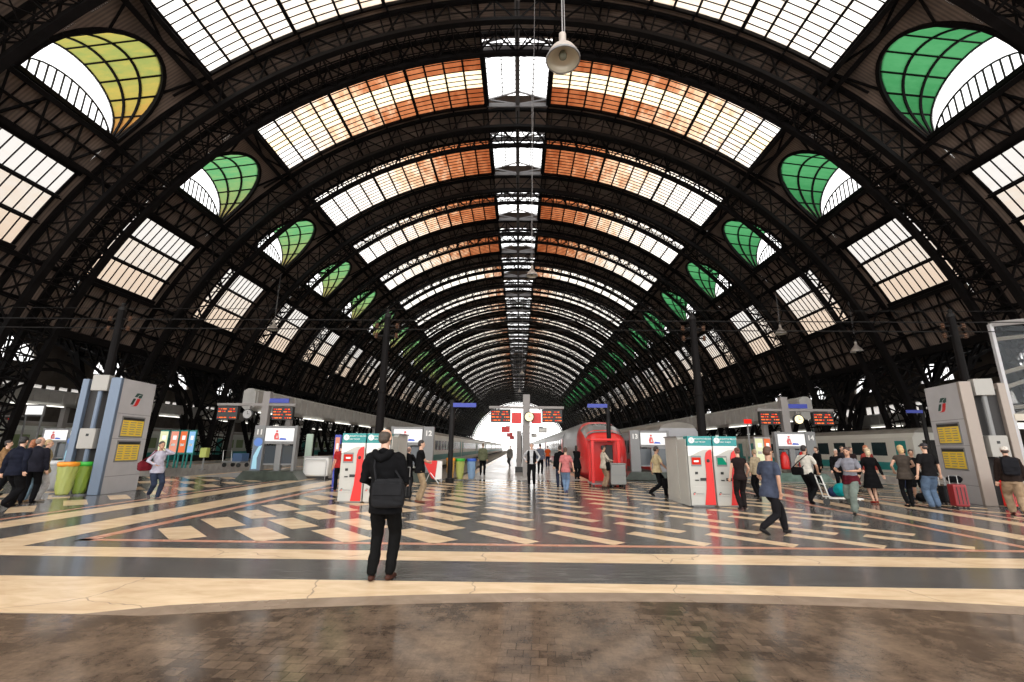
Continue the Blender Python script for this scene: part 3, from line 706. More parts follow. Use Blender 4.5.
# --- numbered track-end display frames
def advert(mb_parent, x0, x1, z0, z1, y):
    s = MB(); s.box(x0, x1, y - .02, y, z0, z1, M['screenglow']); s = s.build('screen', mb_parent)
    cx = x0 + (x1 - x0) * .40; h = z1 - z0; w = (x1 - x0)
    f = MB()
    f.lathe([(.0, .30 * h), (.035 * w, .27 * h), (.045 * w, .2 * h), (0, .12 * h)], (cx, y - .03, z0 + h * .55), M['skinred'], 8)
    f.prism([(cx - .07 * w, y - .024, z0 + .12 * h), (cx + .10 * w, y - .024, z0 + .12 * h), (cx + .05 * w, y - .024, z0 + .62 * h), (cx - .04 * w, y - .024, z0 + .66 * h), (cx - .09 * w, y - .024, z0 + .4 * h)], (0, .004, 0), M['skinred'])
    f.prism([(cx - .02 * w, y - .027, z0 + .25 * h), (cx + .05 * w, y - .027, z0 + .25 * h), (cx + .02 * w, y - .027, z0 + .5 * h)], (0, .004, 0), M['white'])
    f.prism([(cx + .10 * w, y - .024, z0 + .10 * h), (cx + .36 * w, y - .024, z0 + .10 * h), (cx + .33 * w, y - .024, z0 + .22 * h), (cx + .14 * w, y - .024, z0 + .26 * h)], (0, .004, 0), M['adblue'])
    f.build('picture', s)
def track_frame(loc, rz, num, side, label, plinth, kind):
    t = empty('track_end_display', loc, rz, label, 'display frame', 'numbered track-end displays')
    W, H = 2.05, 2.55; zb = .42; y = 0
    x0, x1 = -W / 2, W / 2; ns = .5   # number column width
    n0, n1 = (x0, x0 + ns) if side < 0 else (x1 - ns, x1)
    s0, s1 = (x0 + ns + .03, x1 - .12) if side < 0 else (x0 + .12, x1 - ns - .03)
    g = M['midgrey']
    MB().box(n0, n1, 0, .35, zb, H, g).build('number_post', t, bevel=.01)
    o0, o1 = (x1 - .12, x1) if side < 0 else (x0, x0 + .12)
    MB().box(o0, o1, 0, .35, zb, H, g).build('side_post', t, bevel=.01)
    MB().box(min(s0, o1), max(s1, o0), 0, .35, 1.66, H - .02, g).build('screen_housing', t, bevel=.01)
    advert(t, s0 + .02, s1 - .02, 1.80, 2.42, 0)
    txt(num, .34, M['white'], t, ((n0 + n1) / 2, -.004, 2.22), name='number', bold=.012)
    m = (s0 + s1) / 2
    MB().box(m - .14, m + .14, .05, .3, zb, 1.66, g).build('centre_post', t, bevel=.01)
    gl = MB(); gl.box(s0, m - .14, .16, .18, .75, 1.6, M['tintglass']); gl.build('glass_panel', t); gl = MB(); gl.box(m + .14, s1, .16, .18, .75, 1.6, M['tintglass']); gl.build('glass_panel', t)
    hr = MB(); hr.box(s0, s1, .1, .25, .68, .75, g); hr.build('rail', t)
    if kind == 'blue':
        p = MB(); p.box(n0 + .03, n1 - .03, -.012, -.001, zb + .02, 1.98, M['bluegrey'])
        p = p.build('poster', t)
        q = MB(); q.prism([(n0 + .08, -.016, .5), (n0 + .33, -.016, .5), (n0 + .28, -.016, 1.0), (n0 + .45, -.016, 1.6), (n0 + .3, -.016, 1.55), (n0 + .1, -.016, 1.1)], (0, .004, 0), M['paleblue']); q.lathe([(0, -.018), (.2, -.016), (.2, -.012)], ((n0 + n1) / 2, 0, 1.75), M['posterbl'], 18, 'y'); q.build('poster_figure', p)
    if kind == 'red':
        for xx in (s0 + .28, s1 - .2):
            p = MB(); p.tube([(xx, .1, .60), (xx, .1, .7), (xx, .1, 1.25), (xx, .1, 1.5)], [.20, .22, .2, .08], M['red'], 14); p.build('red_hood', t, smooth=True)
    pw = W / 2 + .12
    MB().prism([(-pw - .35, -.35, 0), (pw + .35, -.35, 0), (pw, -.35, zb - .001), (-pw, -.35, zb - .001)], (0, 1.1, 0), plinth).build('plinth', t, bevel=.01)
M['tintglass'] = mat('dark_tinted_glass', (.06, .07, .08), .1, 0, 0); M['paleblue'] = mat('pale_blue_print', (.35, .65, .8), .4); M['posterbl'] = mat('mid_blue_print', (.10, .22, .6), .4)
track_frame((-11.55, 22.0, 0), R(3), '11', -1, 'grey display frame numbered 11 with a lit screen above dark plinth', M['marble'], 'blue')
track_frame((-4.85, 21.9, 0), R(3), '12', 1, 'grey display frame numbered 12 behind the left ticket machines', M['marble'], '')
track_frame((7.25, 24.4, 0), R(-3), '13', -1, 'grey display frame numbered 13 right of the red train nose', M['marble'], '')
track_frame((15.05, 24.6, 0), R(-5), '14', 1, 'grey display frame numbered 14 behind the man in white shirt', M['marble2'], 'red')
track_frame((-28.6, 28.2, 0), R(4), '10', 1, 'grey display frame with lit screen between the left totem and waiting people', M['marble'], 'blue')
# --- departure pylons
def pylon(loc, label, lit, blue, far=False, left=2.05, right=2.05, H=4.6):
    t = empty('departure_pylon', loc, 0, label, 'departure board pylon', 'departure pylons at the platform heads')
    g = M['greyiron2']
    MB().box(-.2, .2, -.16, .16, 0, H, g).build('post', t, bevel=.02)
    b = MB(); b.box(-left - .1, right + .1, -.12, .12, 3.78, 3.92, g); b.build('crossbeam', t, bevel=.01)
    for s, w in ((-1, left), (1, right)):
        x0, x1 = sorted((s * (w - 1.15), s * w)); f = MB(); f.box(x0, x1, -.15, .1, 3.0, 3.74, M['blackpaint']); f = f.build('departure_board', t, bevel=.01)
        l = MB()
        for i, z in enumerate((3.08, 3.26, 3.42, 3.56)):
            if i == 1 and s < 0 and lit == 'dim': continue
            x = x0 + .06; k = 0
            while x < x1 - .12:
                ww = .05 + .05 * ((k * 7 + i * 3) % 4)
                l.box(x, min(x + ww, x1 - .05), -.156, -.15, z, z + .06, M['ledorange'] if (i + k) % 3 else M['ledred']); x += ww + .05 + .12 * (k % 4 == 2); k += 1
        tag(l.build('led_row', f), kind='stuff')
    if blue:
        s = MB(); s.box(-.1, 1.3, -.14, -.06, 3.95, 4.2, M['blue']); s = s.build('blue_sign', t)
        for k in range(6): pass
    cx = .15 if far == 0 else far
    c = MB(); c.lathe([(0, -.34), (.26, -.34), (.29, -.32), (.29, -.18), (0, -.18)], (cx, 0, 3.30), M['blackpaint'], 28, 'y'); c = c.build('clock', t)
    MB().lathe([(0, -.348), (.24, -.348), (.24, -.342)], (cx, 0, 3.30), M['clocklit'] if lit == 'lit' else M['clockdim'], 28, 'y').build('clock_face', c)
    MB().box(cx - .012, cx + .012, -.356, -.35, 3.28, 3.46, M['blackpaint']).box(cx - .02, cx + .13, -.356, -.35, 3.29, 3.315, M['blackpaint']).build('clock_hand', c)
    MB().box(cx - .03, cx + .03, -.2, .0, 3.55, 3.8, g).build('clock_bracket', t)
    return t
M['greyiron2'] = mat('warm_grey_pylon', (.24, .22, .21), .5); M['clockdim'] = mat('unlit_clock_face', (.35, .34, .33), .4)
pc = pylon((.72, 26, 0), 'central grey pylon with round lit clock and two departure boards', 'lit', False)
for s in (-1, 1):
    x0, x1 = sorted((s * .28, s * .85)); r = MB(); r.box(x0, x1, -.1, -.05, 2.93, 3.55, M['red']); r.build('red_sign', pc)
pylon((-14.1, 25.4, 0), 'grey pylon with unlit clock and blue sign above display frame 11', 'dim', True, far=-.85, left=2.7, right=1.6)
pylon((15.75, 26.5, 0), 'grey pylon with lit clock and orange boards above display frame 14', 'lit', True, far=.6, left=1.5, right=2.7)
pylon((-44.2, 38, 0), 'distant pylon at the left edge of the picture with a lit clock', 'lit', False, far=.5)
# --- catenary masts along the platform heads, with span wires
def mast(x, y, h, label, w=.28):
    t = empty('catenary_mast', (x, y, 0), 0, label, 'mast', 'dark overhead-line masts')
    MB().tube([(0, 0, 0), (0, 0, .25), (0, 0, .26), (0, 0, h)], [w * .85, w * .8, w * .6, w * .45], M['iron'], 12).build('shaft', t)
    MB().lathe([(0, .35), (.07, .28), (.05, .2), (.12, .12), (.15, 0), (.1, -.04)], (0, 0, h), M['iron2'], 12).build('finial', t)
    for z in (h - .35, h - .75):
        MB().tube([(-.35, 0, z), (.35, 0, z)], .035, M['iron2'], 6).build('crossarm', t)
        for s in (-1, 1): MB().lathe([(.03, -.1), (.09, -.06), (.04, -.02), (.09, .02), (.04, .06), (.07, .1)], (s * .4, 0, z), M['insul'], 10).build('insulator', t)
    MB().lathe([(w * .55, -.06), (w * .62, 0), (w * .55, .06)], (0, 0, h * .55), M['iron'], 12).build('collar', t)
    return t
M['insul'] = mat('brown_insulator', (.10, .05, .03), .3)
mast(-15.75, 17, 6.85, 'tall dark overhead-line mast behind the left information totem')
mast(-4.95, 17, 6.6, 'tall dark overhead-line mast rising behind the left ticket machines')
mast(7.1, 17, 6.55, 'tall dark overhead-line mast rising behind the right ticket machines')
mast(17.15, 17, 6.7, 'tall dark overhead-line mast behind the right information totem')
for i, (z, dz) in enumerate(((6.5, 0), (6.12, 0), (6.95, .0))):
    w = MB(); xs = [-40, -15.75, -4.95, 7.1, 17.15, 40]
    w.tube([(x, 17.02, z + (.15 if abs(x) > 30 else 0) - (.0)) for x in xs], .022 if i < 2 else .012, M['iron2'], 5)
    tag(w.build('span_wire'), ['dark span wire strung across the hall, second from the top', 'dark span wire strung across the hall, lowest of the three', 'thin span wire strung highest across the hall between the masts'][i], 'wire', 'span wires')
def signmast(x, y, h, z, d, label):
    t = empty('sign_mast', (x, y, 0), 0, label, 'sign post')
    MB().tube([(0, 0, 0), (0, 0, h)], .12, M['iron2'], 12).build('post', t)
    MB().tube([(0, 0, 0), (0, 0, .2)], .2, M['iron2'], 12).build('base', t)
    x0, x1 = sorted((d * .05, d * 1.15)); MB().box(x0, x1, -.14, -.12, z, z + .2, M['blue']).build('blue_sign', t)
    return t
signmast(-2.9, 21.5, 3.8, 3.45, 1, 'slim black post with a long blue sign beside orange and yellow bins')
signmast(5.25, 25.2, 4.15, 3.8, -1, 'slim black post with a long blue sign in front of red train')
signmast(27.2, 30.5, 4.6, 4.05, -1, 'black post with dark blue sign near the end of the right train')
# small platform signs receding down the centre platform
for i, (x, y, z, m) in enumerate(((-1.0, 44, 3.0, 'red'), (-1.0, 64, 3.0, 'red'), (-1.0, 84, 3.0, 'red'), (2.7, 46, 3.05, 'dk'), (2.5, 67, 3.0, 'dk'))):
    t = empty('platform_sign', (x, y, 0), 0, ['red platform sign left of the central pylon, nearest of its row', 'red platform sign left of the central pylon, second in its row', 'red platform sign left of the central pylon, farthest of its row', 'grey framed platform sign right of the central pylon, the nearer', 'grey framed platform sign right of the central pylon, the farther'][i], 'sign', 'platform signs along the central platform')
    c = M['red'] if m == 'red' else M['midgrey']; k = 1.7 if i in (0,) else 1
    b = MB().box(-.42, .42, 0, .12, z, z + .55, c).build('sign_box', t)
    if m == 'dk': MB().box(-.36, .36, -.004, 0, z + .1, z + .45, M['white']).build('sign_face', t)
    s = .72 if x > 0 else 1.6
    MB().tube([(-x + .72, .06, 0), (-x + .72, .06, z + .7)], .06, M['midgrey'], 8).build('post', t)
    MB().box(min(0, -x + .72), max(0, -x + .72), .04, .08, z + .55, z + .62, M['midgrey']).build('arm', t)
for i, (y, w) in enumerate(((31, .3), (52, .4), (75, .45), (100, .45))):
    t = empty('platform_column', (.3, y, 0), 0, ['grey platform column just behind the central pylon', 'grey platform column, second in line behind the central pylon', 'grey platform column, third in line behind the central pylon', 'grey platform column, farthest in line behind the central pylon'][i], 'column', 'columns down the central platform')
    MB().box(-w / 2, w / 2, -.2, .2, 0, 2.7, M['greyiron2']).build('shaft', t, bevel=.02)
    MB().box(-w / 2 - .1, w / 2 + .1, -.3, .3, 0, .35, M['blackpaint']).build('base', t)
# --- long ribbed platform canopies
def canopy(x, y0, y1, z0, z1, w, label, post=None):
    t = empty('platform_canopy', (x, y0, 0), 0, label, 'canopy', 'long ribbed platform canopies')
    s = 1 if x < 0 else -1
    L_ = y1 - y0; b = MB(); h = z1 - z0; n = 6
    prof = [(-w / 2, z0 + h * .15), (-w / 2, z1 - h * .12), (-w / 2 + .3, z1), (w / 2 - .3, z1), (w / 2, z1 - h * .12), (w / 2, z0 + h * .15), (w / 2 - .3, z0), (-w / 2 + .3, z0)]
    b.prism([(a, 0, c) for a, c in prof], (0, L_, 0), M['ribbed']); b.build('canopy_shell', t)
    r = MB(); y = .2
    while y < min(L_, 200):
        r.box(-w / 2 - .05, -w / 2 + .001, y, y + .16, z0 + h * .12, z1 - h * .1, M['ribbed']); r.box(w / 2 - .001, w / 2 + .05, y, y + .16, z0 + h * .12, z1 - h * .1, M['ribbed']); y += 1.1
    tag(r.build('side_rib', t), kind='stuff')
    y = 6
    while y < L_ - 5:
        f = MB().box(-.2, .2, y - .2, y + .2, 0, z0, M['greyiron2']).build('post', t, bevel=.02); y += 22.4
    u = MB(); y = 1
    while y < 150: u.box(s * (w / 2 - .2) - .06, s * (w / 2 - .2) + .06, y, y + 4, z0 - .12, z0 - .04, M['tube']); y += 7
    tag(u.build('strip_light', t), kind='stuff')
    return t
canopy(-18.9, 31.5, 96, 4.0, 5.55, .9, 'long pale ribbed canopy starting above the counter left of the ticket machines')
canopy(21.5, 33.5, 300, 3.8, 5.45, .9, 'long pale ribbed canopy starting behind the orange boards on the right')
canopy(-37.6, 31, 300, 4.55, 5.75, 2.0, 'distant pale ribbed canopy at far left, passing behind the left totem')
canopy(39.5, 45, 300, 4.1, 5.4, 2.0, 'distant pale ribbed canopy above the cream train on the right')
# --- trains
M['silver'] = mat('silver_grey_train', (.30, .30, .31), .3, .3, .08, .6)
M['creamtrain'] = mat('cream_train_paint', (.66, .64, .58), .4, 0, .06, .5)
M['roofgrey'] = mat('train_roof_grey', (.25, .23, .20), .6, 0, .2, .8)
M['darkglass'] = mat('dark_train_window', (.02, .035, .04), .08)
M['trainred'] = mat('bright_train_red', (.72, .03, .03), .3, 0, 0, 1, .5, .4)
M['trainteal'] = mat('train_teal', (.01, .20, .18), .35)
M['palegreytrain'] = mat('pale_grey_train', (.46, .48, .44), .35, 0, .08, .6)
M['wintint'] = mat('green_tinted_window', (.20, .26, .14), .15)
def coach(parent, x, y0, L_, W, H, body, low, roof, win, wz=(1.2, 2.25), band=(.15, .75), ww=1.5, gap=2.1, doors=True):
    hw = W / 2; c = MB(); zt = H
    prof = [(-hw + .15, -.55), (-hw, -.1), (-hw, zt - .75)] ; side = prof
    full = [(-hw + .15, -.55), (-hw, -.1), (-hw, zt - .75), (-hw + .25, zt - .4)]
    full2 = full + [(-a, b) for a, b in full[::-1]]
    c.prism([(x + a, y0, b) for a, b in full2], (0, L_, 0), body); o = c.build('coach_body', parent)
    rf = MB(); arc = [(-hw + .22, zt - .42)] + [(-(hw - .22) * math.cos(PI * i / 8), zt - .42 + .42 * math.sin(PI * i / 8)) for i in range(1, 8)] + [(hw - .22, zt - .42)]
    rf.prism([(x + a, y0 + .02, b) for a, b in arc], (0, L_ - .04, 0), roof); rf.build('roof', o)
    for s in (-1, 1):
        xx = x + s * hw; a, b = sorted((xx, xx + s * .012)); k = MB(); k.box(a, b, y0 + .1, y0 + L_ - .1, band[0], band[1], low); k.build('colour_band', o)
        y = y0 + 2.6; a, b = sorted((xx, xx + s * .02)); wn = MB()
        near = y0 < 60 and s * x < 0
        while y < y0 + L_ - 3:
            wn.box(a, b, y, y + ww, wz[0], wz[1], win); y += gap
            if near: wn.build('window', o); wn = MB()
        if not near: tag(wn.build('window_row', o), kind='stuff')
        if doors:
            for yy in (y0 + .7, y0 + L_ - 1.7): MB().box(a, b, yy, yy + 1.0, .12, 2.35, low if low is not M['silver'] else M['midgrey']).build('door', o)
    MB().box(x - .7, x + .7, y0 - .25, y0, .05, 2.4, M['dark']).build('gangway', o)
    for yy in (y0 + 3, y0 + L_ - 3): 
        g = MB(); g.box(x - 1.15, x + 1.15, yy - 1.4, yy + 1.4, -.85, -.5, M['dark']); g = g.build('bogie', o)
        for dy in (-.9, .9):
            for s in (-1, 1): MB().tube([(x + s * .66, yy + dy, -.47), (x + s * .8, yy + dy, -.47)], .46, M['dark'], 16).build('wheel', g)
def train(x, y0, n, label, body, low, roof, win, H=3.35, L_=25.2, **k):
    t = empty('train', (0, 0, 0), 0, label, 'train', None)
    for i in range(n): coach(t, x, y0 + i * (L_ + .5), L_, 2.8, H, body, low, roof, win, **k)
    return t
train(-39.4, 31.0, 8, 'grey and dark green train at the far left platform behind the posters', M['palegreytrain'], M['trainteal'], M['roofgrey'], M['wintint'], band=(-.1, .75))
train(-10.2, 47, 8, 'white and green train left of the central platform', M['creamtrain'], M['trainteal'], M['roofgrey'], M['darkglass'], H=3.3)
train(31.3, 34.8, 8, 'cream train with teal lower band and dark windows on the right', M['creamtrain'], M['teal2'], M['roofgrey'], M['darkglass'], band=(.1, .7), gap=2.3)
train(10.9, 30.5, 6, 'pale grey train standing behind the right ticket machines', M['silver'], M['trainred'], M['roofgrey'], M['darkglass'])
# red high-speed train with a rounded nose
ht = empty('high_speed_train', (0, 0, 0), 0, 'red and silver high-speed train with rounded nose right of the central platform', 'train')
def hst(x, y0):
    secs = [(0, .55, .45, 1.0), (.12, .95, .1, 1.55), (.5, 1.18, -.2, 2.05), (1.2, 1.32, -.4, 2.65), (2.2, 1.38, -.5, 3.05), (3.4, 1.40, -.55, 3.28), (5.2, 1.40, -.55, 3.32), (12, 1.40, -.55, 3.32)]
    def ring(dy, hw, z0, z1, e=0):
        P = []; n = 28
        for i in range(n):
            t = 2 * PI * i / n; c, s = math.cos(t), math.sin(t); ex = .55
            P.append((x + (hw + e) * (abs(c) ** ex) * (1 if c > 0 else -1), y0 + dy, (z0 + z1) / 2 + ((z1 - z0) / 2 + e) * (abs(s) ** (.62)) * (1 if s > 0 else -1)))
        return P
    b = MB(); v = []; 
    for s in secs: v += ring(*s)
    n = 28; F = [(i * n + k, i * n + (k + 1) % n, (i + 1) * n + (k + 1) % n, (i + 1) * n + k) for i in range(len(secs) - 1) for k in range(n)] + [tuple(range(n))]
    red = [f for f in F if len(f) > 4 or f[0] // n < 5]; sil = [f for f in F if f not in red]
    b.poly(v, red, M['trainred']); b.poly(v, sil, M['silver']); o = b.build('power_car', ht, smooth=True)
    w = MB(); q = [ring(1.0, 1.29, -.35, 2.52, .02), ring(1.9, 1.37, -.47, 2.97, .02), ring(2.6, 1.385, -.5, 3.12, .02)]
    idx = [3, 4, 5, 6, 7, 8, 9, 10, 11]
    for a, c in zip(q, q[1:]):
        for i, j in zip(idx, idx[1:]): w.face([a[i], a[j], c[j], c[i]], M['silverglass'])
    w.build('windscreen', o, smooth=True)
    for s in (-1, 1):
        MB().lathe([(0, -.04), (.11, -.02), (.13, .05)], (x + s * .8, y0 + .42, 1.25), M['lamp'], 14, 'y').build('headlamp', o)
        g = MB(); a, c = sorted((x + s * 1.395, x + s * 1.42)); g.box(a, c, y0 + 5.5, y0 + 12, .2, .75, M['trainred']); g.build('side_stripe', o)
    MB().box(x - 1.1, x + 1.1, y0 + 2.0, y0 + 5, -.9, -.5, M['dark']).build('bogie', o)
    MB().box(x - .35, x + .35, y0 - .1, y0 + .2, .5, .8, M['dark']).build('coupler_cover', o)
    for i in range(9): coach(ht, x, y0 + 12.3 + i * 25.7, 25.2, 2.8, 3.32, M['silver'], M['trainred'], M['silver'], M['darkglass'], band=(.2, .7))
M['silverglass'] = mat('pale_grey_windscreen', (.22, .22, .22), .1); M['lamp'] = mat('lamp_lens', (.8, .78, .7), .1)
hst(5.45, 26.6)
# --- red framed stall with its electric cart
t = empty('red_stall', (4.05, 20.0, 0), 0, 'red-framed stall with a hanging dark machine in front of the red train', 'stall')
for x in (-.56, .56):
    for y in (0, .9): MB().box(x - .06, x + .06, y - .06, y + .06, .1, 1.92, M['red']).build('post', t, bevel=.01)
MB().box(-.66, .66, -.1, 1.0, 1.92, 2.02, M['red']).build('roof', t, bevel=.02)
MB().box(-.5, .5, .88, .92, .2, 1.9, M['red']).build('back_panel', t)
MB().box(.1, .42, .5, .86, .95, 1.75, M['dark']).build('hanging_machine', t, bevel=.02)
MB().box(-.66, .66, -.1, 1.0, .1, .16, M['midgrey']).build('deck', t)
for x in (-.56, .56):
    for y in (-.04, .94): MB().tube([(x - .04, y, .06), (x + .04, y, .06)], .06, M['blackpaint'], 12).build('wheel', t)
t = empty('service_cart', (4.42, 19.55, 0), 0, 'grey boxy service cart parked at the right of the red stall', 'cart')
M['greybox'] = mat('grey_plastic', (.22, .22, .21), .5)
MB().box(-.32, .32, -.28, .28, .14, .95, M['greybox']).build('body', t, bevel=.04)
MB().box(-.3, .3, -.288, -.28, .52, .55, M['midgrey']).build('drawer_seam', t)
MB().box(-.34, .34, -.3, .3, .95, 1.0, M['greybox']).build('lid', t, bevel=.02)
for x in (-.24, .24):
    for y in (-.2, .2): MB().tube([(x - .03, y, .07), (x + .03, y, .07)], .07, M['blackpaint'], 12).build('wheel', t)
# --- recycling bag stands
def bag_mat(name, col):
    m, N, L, b = newmat(name); b.inputs['Base Color'].default_value = (*col, 1); b.inputs['Roughness'].default_value = .3
    b.inputs['Alpha'].default_value = .6; b.inputs['Subsurface Weight'].default_value = 0; return m
def bagstand(x, y, rim, bag, label, h=1.0, r=.23):
    t = empty('recycling_bag_stand', (x, y, 0), 0, label, 'recycling bin', 'recycling bag stands')
    b = MB(); n = 28; prof = [(.0, .03), (r * .5, .035), (r * .66, .10), (r * .74, .2), (r * .78, .3), (r * .82, .4), (r * .86, .5), (r * .9, .6), (r * .93, .7), (r * .96, .8), (r * .98, .9), (r, h - .04)]; rg = random.Random(int(abs(x) * 100))
    vv = []
    for rr, z in prof:
        for k in range(n):
            a = 2 * PI * k / n; q = rr * (1 + (.08 * math.sin(5 * a + z * 6) + .10 * math.sin(11 * a - z * 9) + rg.uniform(-.08, .08)) * (z < .93)); vv.append((q * math.cos(a), q * math.sin(a), z))
    b.poly(vv, [(i * n + k, i * n + (k + 1) % n, (i + 1) * n + (k + 1) % n, (i + 1) * n + k) for i in range(len(prof) - 1) for k in range(n)], bag); b.build('bag', t, smooth=True)
    MB().lathe([(r, h - .12), (r + .03, h - .1), (r + .03, h), (r, h + .02), (r - .04, h), (r - .02, h - .1)], (0, 0, 0), rim, 24).build('rim', t, smooth=True)
    MB().tube([(0, r + .02, 0), (0, r + .02, h - .06)], .02, M['midgrey'], 8).build('support_post', t)
    MB().lathe([(0, .0), (r * .95, .0), (r * .95, .03), (0, .04)], (0, 0, 0), M['midgrey'], 20).build('base', t)
bw = bag_mat('clear_bag', (.55, .56, .56)); by = bag_mat('yellow_green_bag', (.55, .60, .16)); bg_ = bag_mat('green_yellow_bag', (.36, .50, .06)); bb = bag_mat('blue_bag', (.25, .42, .65))
def pl(n, c): M[n] = mat(n, c, .35); return M[n]
bagstand(atp(54.5, 16.0), 16.0, pl('white_plastic', (.7, .7, .7)), bw, 'clear bag stand with white rim, left of the orange-rimmed one')
bagstand(atp(68, 14.5), 14.5, pl('orange_plastic', (.85, .30, .02)), by, 'pale yellow bag stand with orange rim, middle of the three by the totem', 1.02, .24)
bagstand(atp(84.5, 14.9), 14.9, pl('green_plastic', (.04, .42, .04)), bg_, 'yellow-green bag stand with green rim beside the left totem', 1.02)
bagstand(-3.1, 23.0, M['orange_plastic'], bag_mat('orange_bag', (.7, .4, .1)), 'orange bag stand beside the slim black sign post', 1.05, .2)
bagstand(-2.65, 23.2, M['green_plastic'], by, 'yellow bag stand with green rim beside the olive-jacketed person', 1.02, .22)
bagstand(-2.1, 23.4, pl('blue_plastic', (.03, .10, .5)), bb, 'blue bag stand, right-hand one of the row by the sign post', 1.02, .22)
# --- red and white barrier panel by the sign post
t = empty('barrier_panel', (-3.55, 20.6, 0), R(10), 'red and white slanted barrier panel beside the man with crossed arms', 'barrier')
MB().prism([(-.42, 0, 1.0), (.2, 0, 1.0), (.12, 0, .18), (-.02, 0, .25)], (0, .03, 0), M['red']).build('red_panel', t)
MB().prism([(.21, 0, 1.0), (.42, 0, .98), (.42, 0, .22), (.13, 0, .18)], (0, .03, 0), M['white']).build('white_panel', t)
MB().tube([(-.1, .02, .5), (.3, -.1, 0.02)], .02, M['chrome'], 6).tube([(.4, .04, 1.0), (.42, .04, 0.02)], .02, M['chrome'], 6).tube([(-.1, .04, .5), (-.3, .1, .02)], .02, M['chrome'], 6).build('stand', t)
# --- counter with rails, sign pillar and poster stands on the left
t = empty('service_counter', (-9.85, 22.95, 0), R(3), 'cream service counter with steel tube rails right of display frame 11', 'counter')
MB().box(-.62, .62, 0, .6, .12, 1.04, M['white']).build('body', t, bevel=.08)
MB().box(-.66, .66, -.04, .64, 1.04, 1.08, M['panel']).build('worktop', t, bevel=.01)
MB().box(-.5, .5, .08, .52, 0, .12, M['dark']).build('kick_base', t)
MB().tube([(-.5, -.12, 0), (-.5, -.12, .85), (-.42, -.12, .93), (.5, -.12, .93), (.56, -.12, .85), (.56, -.12, 0)], .02, M['chrome'], 8).build('guard_rail', t)
t = empty('information_pillar', (-10.75, 23.9, 0), 0, 'slim pale green information pillar standing behind the cream counter', 'sign pillar')
M['paleg'] = mat('pale_green_panel', (.50, .62, .52), .4)
MB().box(-.17, .17, 0, .12, .1, 2.2, M['paleg']).build('panel', t, bevel=.01); MB().box(-.2, .2, -.05, .2, 0, .1, M['dark']).build('foot', t)
t = empty('metal_cabinet', (-8.4, 23.6, 0), R(2), 'low beige cabinet between the cream counter and left ticket machines', 'cabinet')
MB().box(-.55, .55, 0, .5, .1, .8, M['beigemetal']).build('body', t, bevel=.02)
MB().box(-.5, .5, .05, .45, 0, .1, M['dark']).build('plinth', t); MB().box(-.52, -.01, -.012, 0, .14, .76, M['beigemetal']).build('door', t, bevel=.004); MB().box(.01, .52, -.012, 0, .14, .76, M['beigemetal']).build('door', t, bevel=.004)
def poster(x, y, z0, z1, w, m, label, frame='midgrey', rz=0, art=True):
    t = empty('poster_stand', (x, y, 0), rz, label, 'poster', 'lit advertising posters')
    MB().box(-w / 2 - .035, w / 2 + .035, 0, .14, max(.0, z0 - .12), z1 + .1, M[frame]).build('frame', t, bevel=.01)
    p_ = MB().box(-w / 2, w / 2, -.01, 0, z0, z1, M[m]).build('poster_sheet', t)
    if art: MB().box(-w * .3, w * .25, -.014, -.01, z0 + (z1 - z0) * .3, z0 + (z1 - z0) * .42, M['white']).box(-w * .2, w * .3, -.014, -.01, z0 + (z1 - z0) * .6, z0 + (z1 - z0) * .8, M['screenglow']).build('poster_print', p_)
    if z0 > .15: MB().box(-w / 2, -w / 2 + .08, .03, .11, 0, z0 - .1, M[frame]).build('leg', t); MB().box(w / 2 - .08, w / 2, .03, .11, 0, z0 - .1, M[frame]).build('leg', t)
for px, w, m, lab in ((159.5, .55, 'posteryellow', 'pale yellow lit poster, leftmost of the row before the green train'), (170.5, .52, 'postercoral', 'coral lit poster, second from left in the row before the green train'), (179.8, .46, 'posterorange', 'orange lit poster, third from left in the row before the green train'), (188.4, .42, 'posterblue', 'pale blue lit poster at the right end of the row before the green train')):
    poster(atp(px, 32), 32, 1.05, 2.5, w, m, lab, 'trainteal')
poster(atp(337.3, 18.6), 18.6, .75, 1.95, .18, 'postercoral', 'narrow coral and blue lit poster just left of the leftmost ticket machine', 'blue')
poster(atp(758, 30), 30, .9, 2.3, .5, 'posteryellow', 'narrow white lit poster between right ticket machines and display frame 14', 'panel')
poster(atp(766, 30.4), 30.4, .9, 2.3, .4, 'posterorange', 'narrow orange lit poster between right ticket machines and display frame 14', 'panel')
poster(atp(19, 31), 31, 3.55, 4.15, 1.2, 'screenglow', 'lit screen on tall legs at the far left above the crowd', 'midgrey', art=False)
# small hanging red sign over the right machines
t = empty('hanging_sign', (atp(749.5, 25), 25, 3.0), 0, 'small red sign on a bracket above the right ticket machines', 'sign')
MB().box(-.2, .2, 0, .06, -.02, .22, M['ledred']).build('sign_face', t); MB().tube([(0, .1, -3.0), (0, .1, .3)], .05, M['midgrey'], 8).build('post', t)
